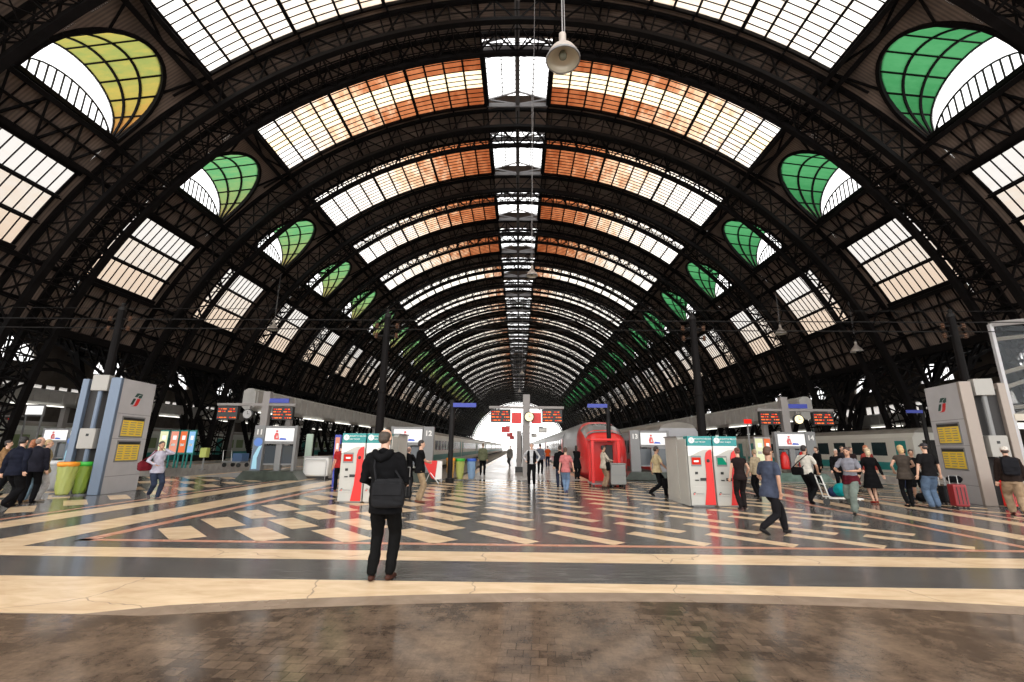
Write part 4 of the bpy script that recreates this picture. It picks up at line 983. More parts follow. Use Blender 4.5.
# --- luggage trolley and yellow litter bin at far left
t = empty('luggage_trolley', (atp(237, 34), 34, 0), R(80), 'low flat luggage trolley with blue box left of display frame 11', 'trolley')
MB().box(-.5, .5, -.8, .8, .32, .42, M['midgrey']).build('deck', t)
M['bluebox'] = mat('dull_blue_box', (.05, .10, .2), .5); MB().box(-.35, .35, -.75, .05, .42, 1.0, M['bluebox']).build('box', t, bevel=.02)
MB().tube([(-.4, .78, .4), (-.4, .85, 1.2), (.4, .85, 1.2), (.4, .78, .4)], .025, M['chrome'], 8).build('handle', t)
for x in (-.4, .4):
    for y in (-.6, .6): MB().tube([(x - .04, y, .16), (x + .04, y, .16)], .16, M['blackpaint'], 14).build('wheel', t)
t = empty('litter_bin', (atp(204, 30), 30, 0), 0, 'yellow-green litter bin on a thin post left of display frame 11', 'litter bin')
MB().tube([(0, 0, 0), (0, 0, .8)], .05, M['midgrey'], 8).build('post', t); MB().box(-.22, .22, -.18, .18, .78, 1.4, pl('lime_plastic', (.45, .5, .12))).build('bin', t, bevel=.03); MB().lathe([(.0, 0), (.2, 0), (.2, .04), (0, .05)], (0, 0, 0), M['midgrey'], 14).build('foot', t)
# --- big pendant lamps on long cables from the ridge
def lamp(x, y, z, d, label, top=None, dx=0, dy=0):
    t = empty('pendant_lamp', (x, y, z), 0, label, 'pendant lamp', 'industrial pendant lamps'); r = d / 2
    MB().lathe([(r * .99, 0), (r, .03 * d), (r * .93, .16 * d), (r * .75, .33 * d), (r * .5, .46 * d), (r * .36, .50 * d), (r * .36, .56 * d), (r * .3, .6 * d)], (0, 0, 0), M['lampshell'], 28).build('lamp_shade', t, smooth=True)
    MB().lathe([(0, .30 * d), (r * .7, .26 * d), (r * .93, .10 * d), (r * .97, .012 * d)], (0, 0, 0), M['lampin'], 28).build('reflector', t, smooth=True)
    MB().lathe([(r * .97, -.01), (r * 1.04, -.01), (r * 1.04, .04), (r * .97, .04)], (0, 0, 0), M['midgrey'], 28).build('rim', t)
    MB().lathe([(0, .05 * d), (r * .22, .08 * d), (r * .26, .18 * d), (r * .15, .3 * d)], (0, 0, 0), M['lampglass'], 14).build('bulb', t, smooth=True)
    MB().tube([(0, 0, .58 * d), (0, 0, .95 * d)], d * .11, M['lampshell'], 14).build('ballast_housing', t)
    zt = (top or 34.0) - z
    MB().tube([(0, 0, .95 * d), (dx, dy, zt)], .018, M['cable'], 5).tube([(d * .07, 0, .95 * d), (d * .07 + dx, dy, zt)], .012, M['cable'], 5).build('suspension_cable', t)
    return t
M['lampshell'] = mat('weathered_lamp_enamel', (.42, .37, .33), .5, .2, .15, 4); M['lampin'] = mat('lamp_reflector', (.55, .50, .40), .35, .2); M['lampglass'] = mat('lamp_bulb', (.16, .17, .13), .2); M['cable'] = mat('grey_cable', (.22, .21, .21), .5)
def ray_at(px, py, Y):
    d = f_ * F + r2 * (px - 512) - u2 * (py - 341); t = Y / d.y; return Vector((CX, 0, 1.62)) + d * t
for px, py, Y, d, lab in ((563, 60, 9.6, .86, 'large bell-shaped pendant lamp near the top centre, seen from below'), (532, 276, 35, .95, 'bell-shaped pendant lamp on the centre line, second nearest of that row'),
                          (522, 374, 92, .95, 'small distant pendant lamp high on the centre line, above the pylon'), (519.5, 392, 130, 1.0, 'farthest pendant lamp on the centre line, just above the central pylon'),
                          (273, 330, 48, 1.1, 'pendant lamp hanging before the low windows on the left'), (781, 334, 48, 1.1, 'pendant lamp hanging before the low windows on the right, between two masts'),
                          (857, 352, 40, 1.0, 'pendant lamp hanging on the right above the orange departure boards')):
    q = ray_at(px, py, Y); top = ZC + math.sqrt(RAD ** 2 - min(abs(q.x), 35) ** 2) - .5
    lamp(q.x, q.y, q.z, d, lab, top)
w = MB(); a = ray_at(531, 230, 30); w.tube([ray_at(531, 262, 34.0), (1.2, 21, 33.9)], .02, M['cable'], 5); tag(w.build('stay_cable'), 'thin grey cable slanting from the second centre-line lamp up to the ridge', 'cable')
# --- glass and steel lift enclosure at the right edge
M['paneglass'] = mat('smoked_glass', (.10, .11, .12), .06); M['paneglass'].node_tree.nodes['Principled BSDF'].inputs['Alpha'].default_value = .3; M['paneglass'].node_tree.nodes['Principled BSDF'].inputs['Specular IOR Level'].default_value = .08
M['creamsteel'] = mat('cream_painted_steel', (.55, .49, .40), .4)
t = empty('glass_enclosure', (18.9, 17.3, 0), R(-4), 'tall glass enclosure with curved cream steel members at the right edge', 'glass enclosure')
MB().box(-.06, .06, -.06, .06, 0, 6.5, M['panel']).build('corner_post', t); MB().box(5.4, 5.52, -.06, .06, 0, 6.9, M['panel']).build('corner_post', t)
MB().box(.06, 5.4, -.01, .01, 3.0, 6.45, M['paneglass']).build('glass_panel', t)
MB().bar((0, 0, 6.5), (5.5, 0, 7.0), .12, .2, M['greyiron2']).build('top_rail', t); MB().box(0, 5.5, -.08, .08, 2.75, 3.0, M['creamsteel']).build('mid_rail', t)
for z0, z1, dr in ((5.9, 5.5, 1), (4.55, 5.6, -1), (4.0, 5.25, -1), (3.25, 3.6, 0), (2.9, 4.2, -1)):
    pts = [(.06 + 5.3 * i / 10, .12, z0 + (z1 - z0) * i / 10 + (.35 * dr * math.sin(PI * i / 10)) * (1 if dr > 0 else -.5)) for i in range(11)]
    MB().tube(pts, .075, M['creamsteel'], 8).build('curved_member', t)
MB().box(.3, 5.3, .5, 3.5, 2.6, 2.7, M['tube']).build('light_panel', t)
MB().box(1.2, 3.4, .3, .36, 0.05, 2.3, M['paneglass']).build('glass_door', t); MB().box(0, 5.5, 0.02, 3.8, 0, .05, M['midgrey']).build('threshold', t)

M['casered'] = mat('dark_red_suitcase', (.24, .012, .016), .35)
# ------------------------------------------------------------------ people
SCR = bpy.data.scenes.new('scratch')
class Blob:
    """closed overlapping solids, fused into one continuous skin by a voxel remesh"""
    def __init__(s): s.v = []; s.f = []
    def rings(s, rings):
        base = len(s.v); n = len(rings[0])
        for r in rings: s.v += [tuple(p) for p in r]
        for i in range(len(rings) - 1):
            for k in range(n): s.f.append((base + i * n + k, base + i * n + (k + 1) % n, base + (i + 1) * n + (k + 1) % n, base + (i + 1) * n + k))
        s.f.append(tuple(base + k for k in range(n))[::-1]); s.f.append(tuple(base + (len(rings) - 1) * n + k for k in range(n)))
    def loft(s, secs, n=16):
        """secs: (centre, rx, ry, lateral axis, depth axis)"""
        R_ = []
        for c, rx, ry, X, Y in secs: R_.append([c + X * (rx * math.cos(2 * PI * k / n)) + Y * (ry * math.sin(2 * PI * k / n)) for k in range(n)])
        s.rings(R_)
    def limb(s, pts, rad, n=10, flat=1.0):
        pts = [Vector(p) for p in pts]; P = []; Rr = []
        # rounded ends
        d0 = (pts[0] - pts[1]).normalized(); d1 = (pts[-1] - pts[-2]).normalized()
        P = [pts[0] + d0 * rad[0] * .8] + pts + [pts[-1] + d1 * rad[-1] * .8]; Rr = [rad[0] * .45] + list(rad) + [rad[-1] * .45]
        prev = None; out = []
        for i, p_ in enumerate(P):
            d = (P[min(i + 1, len(P) - 1)] - P[max(i - 1, 0)]).normalized()
            if prev is None: x = d.cross(Vector((.13, .97, .2)))
            else: x = prev - d * prev.dot(d)
            x.normalize(); y = d.cross(x); prev = x
            out.append([p_ + x * (Rr[i] * math.cos(2 * PI * k / n)) + y * (Rr[i] * flat * math.sin(2 * PI * k / n)) for k in range(n)])
        s.rings(out)
    def ell(s, c, r, X=Vector((1, 0, 0)), Y=Vector((0, 1, 0)), Z=Vector((0, 0, 1)), n=14, m=9):
        c = Vector(c); s.rings([[c + Z * (-r[2] * math.cos(PI * j / m)) + (X * (r[0] * math.cos(2 * PI * k / n)) + Y * (r[1] * math.sin(2 * PI * k / n))) * max(.05, math.sin(PI * j / m)) for k in range(n)] for j in range(m + 1)])
    def build(s, name, m, parent, voxel=.012, smooth=3, wr=0, wscale=9, fuse=True):
        me = bpy.data.meshes.new(name); me.from_pydata(s.v, [], s.f)
        bm = bmesh.new(); bm.from_mesh(me); bmesh.ops.recalc_face_normals(bm, faces=bm.faces); bm.to_mesh(me); bm.free()
        if not fuse:
            me.materials.append(m); me.polygons.foreach_set('use_smooth', [True] * len(me.polygons)); ob = bpy.data.objects.new(name, me); COL.objects.link(ob); ob.parent = parent
            sb = ob.modifiers.new('s', 'SUBSURF'); sb.levels = sb.render_levels = 1; return ob
        o = bpy.data.objects.new('tmp', me); SCR.collection.objects.link(o)
        r = o.modifiers.new('r', 'REMESH'); r.mode = 'VOXEL'; r.voxel_size = voxel
        if smooth: q = o.modifiers.new('s', 'SMOOTH'); q.factor = .5; q.iterations = smooth
        SCR.view_layers[0].update(); e = o.evaluated_get(SCR.view_layers[0].depsgraph); out = bpy.data.meshes.new_from_object(e)
        bpy.data.objects.remove(o); bpy.data.meshes.remove(me)
        if wr:
            seed = len(out.vertices) % 97; cs = []
            for v, nn in zip(out.vertices, [Vector(x.vector) for x in out.vertex_normals]):
                c = v.co; a = noise.noise(Vector((c.x * wscale + seed, c.y * wscale, c.z * wscale * .55 + 3))); b_ = noise.noise(Vector((c.x * wscale * .5, c.y * wscale * .5 + seed, c.z * wscale * 1.9)))
                c = c + nn * ((a + b_ * .8) * wr); cs += [c.x, c.y, c.z]
            out.vertices.foreach_set('co', cs)
        out.materials.clear(); out.materials.append(m)
        out.polygons.foreach_set('use_smooth', [True] * len(out.polygons)); out.update(); out.name = name
        ob = bpy.data.objects.new(name, out); COL.objects.link(ob); ob.parent = parent; return ob
def ik(a, b, l1, l2, pole):
    d = b - a; L_ = min(d.length, (l1 + l2) * .999); d = d.normalized(); x = (l1 * l1 - l2 * l2 + L_ * L_) / (2 * L_)
    h = math.sqrt(max(0, l1 * l1 - x * x)); p_ = pole - d * pole.dot(d); p_.normalize(); return a + d * x + p_ * h, a + d * L_
_cm = {}
def cloth(c, rough=.85):
    c = tuple(x * .72 for x in c); k = tuple(round(x, 4) for x in c)
    if k not in _cm:
        m = mat('cloth_%d' % len(_cm), c, rough, 0, .22, 10, .08); _cm[k] = m
    return _cm[k]
SKIN = [mat('light_skin', (.56, .33, .23), .5, 0, .08, 10), mat('tan_skin', (.42, .23, .15), .5, 0, .08, 10)]
EYE = mat('eye', (.03, .02, .015), .2); LIP = mat('lips', (.40, .15, .12), .5)
def person(px, Y, rz, label, H=1.74, top=('shirt', (.5, .5, .5), 'long'), bottom=('trousers', (.02, .02, .02)), shoes=(.02, .02, .02), hair=('short', (.03, .02, .015)),
           side=0, stride=.0, arms=None, lean=0.0, headturn=0, headdown=0, skin=0, fem=False, dx=None, open_coat=False, sit=None, group=None):
    """rz: 0 faces away from the viewpoint, 90 faces left, 180 faces the viewpoint, -90 faces right"""
    x = atp(px, Y) if dx is None else dx
    root = empty('person', (x, Y, 0), R(rz), label, 'person', group)
    S = H / 1.75; vox = .011 if Y < 17 else .016; vc = .014 if Y < 17 else .018
    X, Yv, Z = Vector((1, 0, 0)), Vector((0, 1, 0)), Vector((0, 0, 1)); V = lambda a, b, c: Vector((a, b, c)) * S
    sw = .185 if not fem else .165; hw = .09 if not fem else .095
    pz = .93 - (abs(stride) * .12) ** 1; pel = V(0, 0, pz); la = math.sin(lean); lc = math.cos(lean)
    def sp(h): return pel + Vector((side * h * S, la * h * S, lc * h * S))   # point up the spine
    up = Vector((0, la, lc)); fw = Vector((0, lc, -la))
    sk = SKIN[skin]
    # legs
    legs = []
    for s in (-1, 1):
        hip = pel + V(s * hw, 0, -.03)
        if stride: fy = stride * (.5 if s < 0 else -.5); lift = .0 if fy > 0 else .07
        else: fy = .03 * s; lift = 0
        spread = (.085 if not stride else .055) + (.015 if not fem else -.02)
        toe = s * .18
        ank = V(s * spread, fy, .085 + lift); kn, an = ik(hip, ank, .43 * S, .43 * S, Vector((s * .1, 1, 0)))
        legs.append((s, hip, kn, ank, lift, toe))
    # arms
    arms_ = []
    arms = arms or {}
    for s in (-1, 1):
        sh = sp(.505) + X * (s * sw * S); key = 'L' if s < 0 else 'R'
        tgt, pole = arms.get(key, ((s * .27, .05, .80 - .0), (s * .4, -1, -.2)))
        tg = V(*tgt) + Vector((0, la * .1, 0)); el, wr = ik(sh, tg, .29 * S, .255 * S, Vector(pole)); arms_.append((s, sh, el, wr))
    # ---- body
    b = Blob(); hd = sp(.735) + fw * .012 * S
    b.loft([(sp(-.09), .10 * S, .08 * S, X, fw), (sp(-.02), .165 * S, .115 * S, X, fw), (sp(.08), .15 * S, .105 * S, X, fw), (sp(.2), .135 * S, .10 * S, X, fw), (sp(.33), .155 * S, .115 * S, X, fw), (sp(.44), .17 * S, .11 * S, X, fw), (sp(.52), .15 * S, .085 * S, X, fw), (sp(.565), .06 * S, .06 * S, X, fw)])
    b.limb([sp(.50), sp(.60), sp(.68)], [.062 * S, .055 * S, .052 * S])
    ha = R(headturn); hx = (X * math.cos(ha) + fw * math.sin(ha)); hf = (fw * math.cos(ha) - X * math.sin(ha)); dn = R(headdown); hz = (up * math.cos(dn) + hf * math.sin(dn)); hf = (hf * math.cos(dn) - up * math.sin(dn))
    hc = hd + hf * .03 * math.sin(dn) * S
    P = lambda a, c, e: hc + hx * (a * S) + hf * (c * S) + hz * (e * S)
    b.ell(P(0, -.01, .035), (.074 * S, .094 * S, .088 * S), hx, hf, hz); b.ell(P(0, .018, -.035), (.058 * S, .070 * S, .080 * S), hx, hf, hz)
    b.ell(P(0, .045, -.085), (.030 * S, .028 * S, .022 * S), hx, hf, hz)
    b.limb([P(0, .082, .03), P(0, .104, -.012), P(0, .092, -.022)], [.009 * S, .013 * S, .010 * S], 8)
    b.limb([P(-.045, .072, .038), P(.045, .072, .038)], [.011 * S, .011 * S], 8)
    for s in (-1, 1): b.ell(P(s * .076, -.008, .0), (.011 * S, .020 * S, .032 * S), hx, hf, hz, 8, 6)
    for s, hip, kn, an, lift, toe in legs:
        b.limb([hip, hip.lerp(kn, .5), kn, kn.lerp(an, .35), an], [.083 * S, .072 * S, .052 * S, .052 * S, .036 * S], 12)
        td = Vector((toe, 1, -.5 if lift else 0)).normalized(); b.limb([an - td * .03 * S - Z * .04 * S, an + td * .07 * S - Z * .045 * S, an + td * .13 * S - Z * .055 * S], [.033 * S, .034 * S, .022 * S], 10)
    hands = []
    for s, sh, el, wr in arms_:
        b.limb([sh - X * (s * .03 * S) - up * (.01 * S), sh.lerp(el, .5), el, el.lerp(wr, .35), wr], [.050 * S, .044 * S, .037 * S, .037 * S, .026 * S], 10)
        d = (wr - el).normalized(); sd = d.cross(Vector((0, 0, 1)) if abs(d.z) < .9 else fw).normalized(); nn = sd.cross(d)
        if nn.dot(-X * s) < 0: nn = -nn
        sd = nn.cross(d) * 1.0
        if sd.dot(fw) < 0: sd = -sd
        pc = wr + d * .05 * S; b.ell(pc, (.040 * S, .018 * S, .052 * S), sd, nn, d, 10, 7)
        for j, (o_, l_) in enumerate(((-.030, .062), (-.010, .075), (.010, .078), (.030, .070))):
            r0 = pc + sd * (o_ * S) + d * (.035 * S); m1 = r0 + (d * .8 + nn * .25) * (l_ * .55 * S); m2 = m1 + (d * .45 + nn * .8).normalized() * (l_ * .5 * S)
            b.limb([r0, m1, m2], [.0098 * S, .0092 * S, .008 * S], 8)
        t0 = wr + d * .025 * S + sd * .03 * S; b.limb([t0, t0 + (sd * .7 + d * .7) * .035 * S, t0 + (sd * .45 + d * .9 + nn * .3) * .062 * S], [.013 * S, .011 * S, .009 * S], 8)
        hands.append(pc + d * .03 * S)
    body = b.build('body', sk, root, vox, 2)
    for s in (-1, 1):
        e = MB(); 
        c = P(s * .031, .083, .012); e.lathe([(0, -.009 * S), (.008 * S, -.005 * S), (.0105 * S, 0), (.008 * S, .005 * S), (0, .009 * S)], c, EYE, 10); e.build('eye', root, smooth=True)
    m_ = MB(); a, c = P(-.022, .083, -.058), P(.022, .083, -.058); m_.tube([a, (a + c) / 2 + hf * .008 * S, c], [.003, .006, .003], LIP, 6); m_.build('mouth', root)
    # ---- hair / hats
    kind, hcol = hair; hm = mat('hair', hcol, .6, 0, .3, 30)
    h = Blob()
    if kind == 'bald':
        h.ell(P(0, -.036, .022), (.083 * S, .080 * S, .078 * S), hx, hf, hz); h.ell(P(0, -.045, -.015), (.074 * S, .062 * S, .062 * S), hx, hf, hz)
        h.build('hair', hm, root, fuse=False)
    elif kind in ('cap',):
        h.ell(P(0, -.012, .062), (.086 * S, .104 * S, .072 * S), hx, hf, hz); h.limb([P(0, .08, .05), P(0, .15, .035)], [.055 * S, .045 * S], 10, .16)
        h.build('cap', hm, root, fuse=False)
        h = Blob(); h.ell(P(0, -.045, .0), (.076 * S, .062 * S, .055 * S), hx, hf, hz); h.build('hair', mat('hair_under_cap', (.05, .035, .03), .7), root, fuse=False)
    else:
        h.ell(P(0, -.020, .052), (.084 * S, .098 * S, .084 * S), hx, hf, hz); h.ell(P(0, -.045, .005), (.080 * S, .070 * S, .070 * S), hx, hf, hz)
        if kind == 'long': h.limb([P(0, -.06, 0), P(0, -.07, -.10), P(0, -.06, -.21)], [.078 * S, .080 * S, .055 * S], 12)
        if kind == 'bob': h.limb([P(0, -.05, 0), P(0, -.05, -.08)], [.088 * S, .078 * S], 12)
        if kind == 'bun': h.ell(P(0, -.10, .06), (.045 * S, .04 * S, .045 * S), hx, hf, hz)
        h.build('hair', hm, root, fuse=False)
    # ---- bottoms
    bk = bottom[0]; bm_ = cloth(bottom[1]); q = Blob()
    if bk in ('trousers', 'jeans', 'wide', 'leggings', 'shorts'):
        k = {'trousers': 1.0, 'jeans': .97, 'wide': 1.22, 'leggings': .84, 'shorts': 1.15}[bk]
        q.loft([(sp(-.10), .13 * S, .11 * S, X, fw), (sp(-.03), .180 * S, .130 * S, X, fw), (sp(.06), .165 * S, .120 * S, X, fw), (sp(.10), .140 * S, .100 * S, X, fw)])
        for s, hip, kn, an, lift, toe in legs:
            if bk == 'shorts': q.limb([hip, hip.lerp(kn, .5), kn], [.105 * S, .10 * S, .09 * S], 12)
            else: q.limb([hip, hip.lerp(kn, .5), kn, kn.lerp(an, .5), an + Z * .01 * S], [.100 * S, .092 * S * k, .076 * S * k, .070 * S * k, .062 * S * k], 14)
        q.build('trousers' if bk != 'shorts' else 'shorts', bm_, root, vc, 2, .010, 9)
    # ---- tops
    tk, tc, sl = top[:3]; tm = cloth(tc); q = Blob()
    g = {'shirt': 1.0, 'tshirt': 1.0, 'jacket': 1.16, 'coat': 1.2, 'dress': 1.02, 'vest': 1.06}[tk]
    hem = {'shirt': -.10, 'tshirt': -.06, 'jacket': -.14, 'coat': -.26, 'dress': -.42, 'vest': -.04}[tk]
    if len(top) > 3: hem = top[3]
    secs = []
    hems = [hem, hem * .5, 0] if hem < -.05 else [hem]
    for i, hh in enumerate(hems):
        fl = 1 + (.12 if tk != 'dress' else .45) * (hh / -.3) * .6
        secs.append((sp(hh) if hh > -.1 or not lean else pel + V(0, 0, hh), (.172 if g > 1.1 or hem > -.05 else .196) * S * g * fl, (.130 if hem > -.05 else .158 + abs(stride) * .05) * S * g * fl, X, fw))
    wst = .95 if fem else 1.0
    secs += [(sp(.09), .172 * S * g * wst, .134 * S * g * wst, X, fw), (sp(.22), .150 * S * g * wst, .118 * S * g * wst, X, fw), (sp(.34), .172 * S * g, .130 * S * g, X, fw), (sp(.45), .188 * S * g, .122 * S * g, X, fw), (sp(.53), .158 * S * g, .094 * S * g, X, fw), (sp(.575), .078 * S * g, .07 * S * g, X, fw)]
    q.loft(secs, 20)
    if tk != 'vest':
        for s, sh, el, wr in arms_:
            gg = g if g < 1.1 else 1.22
            if sl == 'long': q.limb([sh - X * s * .02, sh.lerp(el, .5), el, el.lerp(wr, .5), wr - (wr - el).normalized() * .01], [.066 * S * gg, .058 * S * gg, .050 * S * gg, .045 * S * gg, .038 * S * gg], 12)
            elif sl == 'short': q.limb([sh - X * s * .02, sh.lerp(el, .45), sh.lerp(el, .72)], [.066 * S, .062 * S, .058 * S], 12)
            elif sl == 'cap': q.limb([sh - X * s * .02, sh.lerp(el, .25)], [.062 * S, .056 * S], 12)
    if tk in ('jacket', 'coat') : q.limb([sp(.57) - fw * .05 * S - X * .06 * S, sp(.59) - fw * .075 * S, sp(.57) - fw * .05 * S + X * .06 * S], [.035 * S, .042 * S, .035 * S], 10)
    nm = {'shirt': 'shirt', 'tshirt': 'tee_shirt', 'jacket': 'jacket', 'coat': 'coat', 'dress': 'dress', 'vest': 'waistcoat'}[tk]
    q.build(nm, tm, root, vc, 2, .014 if g > 1.1 else .011, 8)
    # ---- shoes
    for s, hip, kn, an, lift, toe in legs:
        td = Vector((toe, 1, -.5 if lift else 0)).normalized(); q = Blob()
        q.limb([an - td * .045 * S - Z * .045 * S, an + td * .05 * S - Z * .05 * S, an + td * .14 * S - Z * .058 * S], [.043 * S, .043 * S, .034 * S], 10)
        so = q.build('shoe', cloth(shoes, .4), root, fuse=False)
        for v in so.data.vertices:
            if v.co.z < .004: v.co.z = .004
    return root, dict(sp=sp, S=S, hands=hands, pel=pel, X=X, fw=fw, up=up, rz=rz, root=root)
def world_of(root, v): return Matrix.Translation(root.location) @ Matrix.Rotation(root.rotation_euler.z, 4, 'Z') @ v
def bag(info, off, size, col, label, name='shoulder_bag', cat='bag', strap=True, across=False, round_=.35):
    """a soft bag hung at off (local to the person), size w,d,h"""
    r = info['root']; loc = world_of(r, Vector(off)); t = empty(name, loc, r.rotation_euler.z, label, cat)
    m = cloth(col, .6); q = Blob(); w, d, h = size; n = 20; rings = []
    for z, k in ((-.5, .75), (-.42, .95), (-.1, 1), (.25, .97), (.45, .85), (.5, .7)):
        rr = []
        for i in range(n):
            a = 2 * PI * i / n; c, s = math.cos(a), math.sin(a); e = .5
            rr.append(Vector((w / 2 * k * abs(c) ** e * (1 if c > 0 else -1), d / 2 * k * abs(s) ** e * (1 if s > 0 else -1), z * h)))
        rings.append(rr)
    q.rings(rings); q.build('bag_body', m, t, .012, 2, .008, 14)
    f = MB(); f.box(-w * .44, w * .44, -d / 2 - .012, -d / 2 + .01, -.02, h * .36, m); f.build('flap', t, bevel=.006)
    if strap:
        sh = world_of(r, info['sp'](.58) + info['X'] * (across if across else (1 if off[0] > 0 else -1) * .12)) - loc
        sh = Matrix.Rotation(-r.rotation_euler.z, 4, 'Z') @ sh
        for k in (-1, 1):
            s_ = MB(); a = Vector((k * w * .4, 0, h * .42)); mid = (a + sh) / 2 + Vector((0, -.13 if k * (1 if sh.x > 0 else -1) < 0 else .0, .02))
            y = -.15 if k < 0 else .14
            s_.tube([a, a.lerp(sh, .45) + Vector((0, y * .6, 0)), sh + Vector((0, y * .35, .01)), sh], .013, m, 6); s_.build('strap', t)
    return t
def suitcase(x, y, rz, size, m, label, handle=.35, bag_on=None, name='suitcase'):
    t = empty(name, (x, y, 0), rz, label, 'suitcase'); w, d, h = size
    MB().box(-w / 2, w / 2, -d / 2, d / 2, .05, .05 + h, m).build('shell', t, bevel=.04)
    for i in (-1, 0, 1): MB().box(-w * .3 * 1 + i * w * .27 + w * .3 - .012, -w * .3 + i * w * .27 + w * .3 + .012, -d / 2 - .006, -d / 2 + .01, .12, h - .03, M['blackpaint']).build('rib', t)
    MB().tube([(-w * .3, d * .3, h), (-w * .3, d * .3, h + handle), (w * .3, d * .3, h + handle), (w * .3, d * .3, h)], .012, M['chrome'], 6).build('pull_handle', t)
    for i in (-1, 1):
        for j in (-1, 1): MB().tube([(i * w * .38 - .015, j * d * .3, .028), (i * w * .38 + .015, j * d * .3, .028)], .028, M['blackpaint'], 10).build('wheel', t)
    return t
BLK = (.007, .007, .008); NAVY = (.012, .014, .026); KH = (.36, .26, .16); JEAN = (.12, .20, .34); DKJ = (.03, .04, .07)
def hang(s, f=.05, z=.80): return ((s * .26, f, z), (s * .4, -1, -.1))
# the man in the black coat, nearest of all
r0, i0 = person(390, 6.02, -3, 'man in black hooded coat and black trousers standing nearest, back to us, shoulder bag', 1.80, ('jacket', BLK, 'long', -.16), ('trousers', (.007, .007, .007)), (.06, .025, .018), ('bald', (.045, .03, .02)),
                arms={'L': ((-.21, .22, 1.08), (-.6, -1, -.5)), 'R': ((.14, .26, 1.08), (.6, -1, -.5))}, headdown=14, headturn=-12, side=-.085)
q = Blob(); c = i0['sp'](.575) - i0['fw'] * .11
q.limb([c + Vector((-.11, .03, .0)), c + Vector((-.07, -.02, -.05)), c + Vector((0, -.03, -.09)), c + Vector((.07, -.02, -.05)), c + Vector((.11, .03, 0))], [.045, .055, .055, .055, .045], 12); q.build('hood', cloth(BLK), r0, .014, 3, .006)
bag(i0, (.10, -.21, 1.05), (.42, .13, .34), (.018, .018, .02), 'black messenger bag hanging at the back of the man in the black coat', across=-.10)
# left group
r, i = person(16, 11.8, 8, 'man in dark navy jacket and black trousers at far left, back to us', 1.78, ('jacket', NAVY, 'long', -.10), ('wide', BLK), BLK, ('short', (.012, .01, .01)), stride=.36, arms={'L': hang(-1, -.06, .86), 'R': hang(1, -.1, .9)}, headdown=10)
person(33.5, 12.7, 30, 'man in dark jacket and black trousers with pink face, just right of the navy jacket', 1.74, ('jacket', (.02, .02, .03), 'long', -.08), ('trousers', BLK), BLK, ('bald', (.2, .15, .12)), headturn=-50, fem=False)
person(27.5, 12.9, 10, 'ginger-haired woman in pale jeans and tan shoes behind the navy-jacketed man', 1.68, ('jacket', (.10, .05, .035), 'long', -.05), ('jeans', (.22, .32, .40)), (.5, .28, .14), ('long', (.28, .10, .04)), fem=True)
person(42.5, 13.1, -35, 'blonde woman in beige jacket and white trousers, rightmost of the far left group', 1.68, ('jacket', (.42, .34, .20), 'long', -.12), ('trousers', (.5, .48, .46)), (.3, .25, .2), ('short', (.42, .30, .16)), fem=True, headturn=-25)
person(1, 14.5, -60, 'person in tan jacket cut off by the left edge of the picture', 1.66, ('jacket', (.30, .17, .08), 'long'), ('trousers', BLK), BLK, ('short', (.03, .02, .02)), arms={'R': ((.18, .3, 1.1), (1, -.5, -.4)), 'L': ((-.18, .3, 1.1), (-1, -.5, -.4))})
r, i = person(159, 13.9, -115, 'woman in pale lilac top and dark jeans walking right past the left totem', 1.70, ('shirt', (.52, .50, .60), 'long', -.10), ('jeans', DKJ), (.12, .10, .10), ('short', (.03, .018, .014)), stride=.34, fem=True, skin=1, arms={'L': ((-.06, .14, 1.50), (-1, -.1, -.8)), 'R': ((.2, .24, 1.05), (1, -.6, -.4))}, headturn=0)
bag(i, (.32, -.06, .98), (.36, .17, .27), (.16, .012, .02), 'dark red handbag on the arm of the woman in the lilac top', 'handbag')
# middle left
person(422, 13.85, -75, 'man in black polo and khaki trousers standing with arms crossed', 1.76, ('tshirt', BLK, 'short', -.09), ('trousers', KH), (.16, .06, .035), ('short', (.015, .01, .01)), arms={'L': ((.14, .23, 1.17), (-1, -.4, -.8)), 'R': ((-.14, .26, 1.13), (1, -.4, -.8))})
suitcase(atp(409, 14.6), 14.6, R(20), (.36, .24, .62), cloth((.02, .02, .022)), 'black suitcase standing left of the man with crossed arms', .35)
person(410, 16.3, -20, 'person in dark clothes mostly hidden between the two men left of centre', 1.56, ('jacket', BLK, 'long'), ('trousers', BLK), BLK, ('bald', (.2, .12, .1)), arms={'R': ((.22, .2, 1.05), (1, -.6, -.4)), 'L': ((-.22, .2, 1.05), (-1, -.6, -.4))})
person(342, 16.9, 20, 'person in red top and black trousers half hidden behind the leftmost ticket machine', 1.66, ('tshirt', (.45, .03, .03), 'short'), ('trousers', BLK), (.3, .1, .05), ('short', (.03, .02, .02)))
person(484, 27.2, 0, 'person in olive jacket and black trousers standing at the central platform edge', 1.78, ('jacket', (.16, .17, .10), 'long', -.10), ('trousers', BLK), BLK, ('short', (.18, .13, .09)))
person(511, 38, 150, 'person in grey walking far down the central platform', 1.74, ('jacket', (.16, .15, .14), 'long'), ('trousers', (.06, .06, .06)), BLK, ('short', (.05, .04, .03)), stride=.3)
r, i = person(532.5, 20.0, 172, 'grey-haired man in black waistcoat over white shirt and black trousers, facing us', 1.76, ('shirt', (.62, .62, .64), 'long', -.02), ('trousers', BLK), BLK, ('short', (.30, .27, .25)), arms={'L': ((-.24, .10, 1.02), (-1, -.8, .1)), 'R': ((.24, .12, 1.05), (1, -.8, .1))})
q = Blob(); sp, S, X_, fw_ = i['sp'], i['S'], i['X'], i['fw']
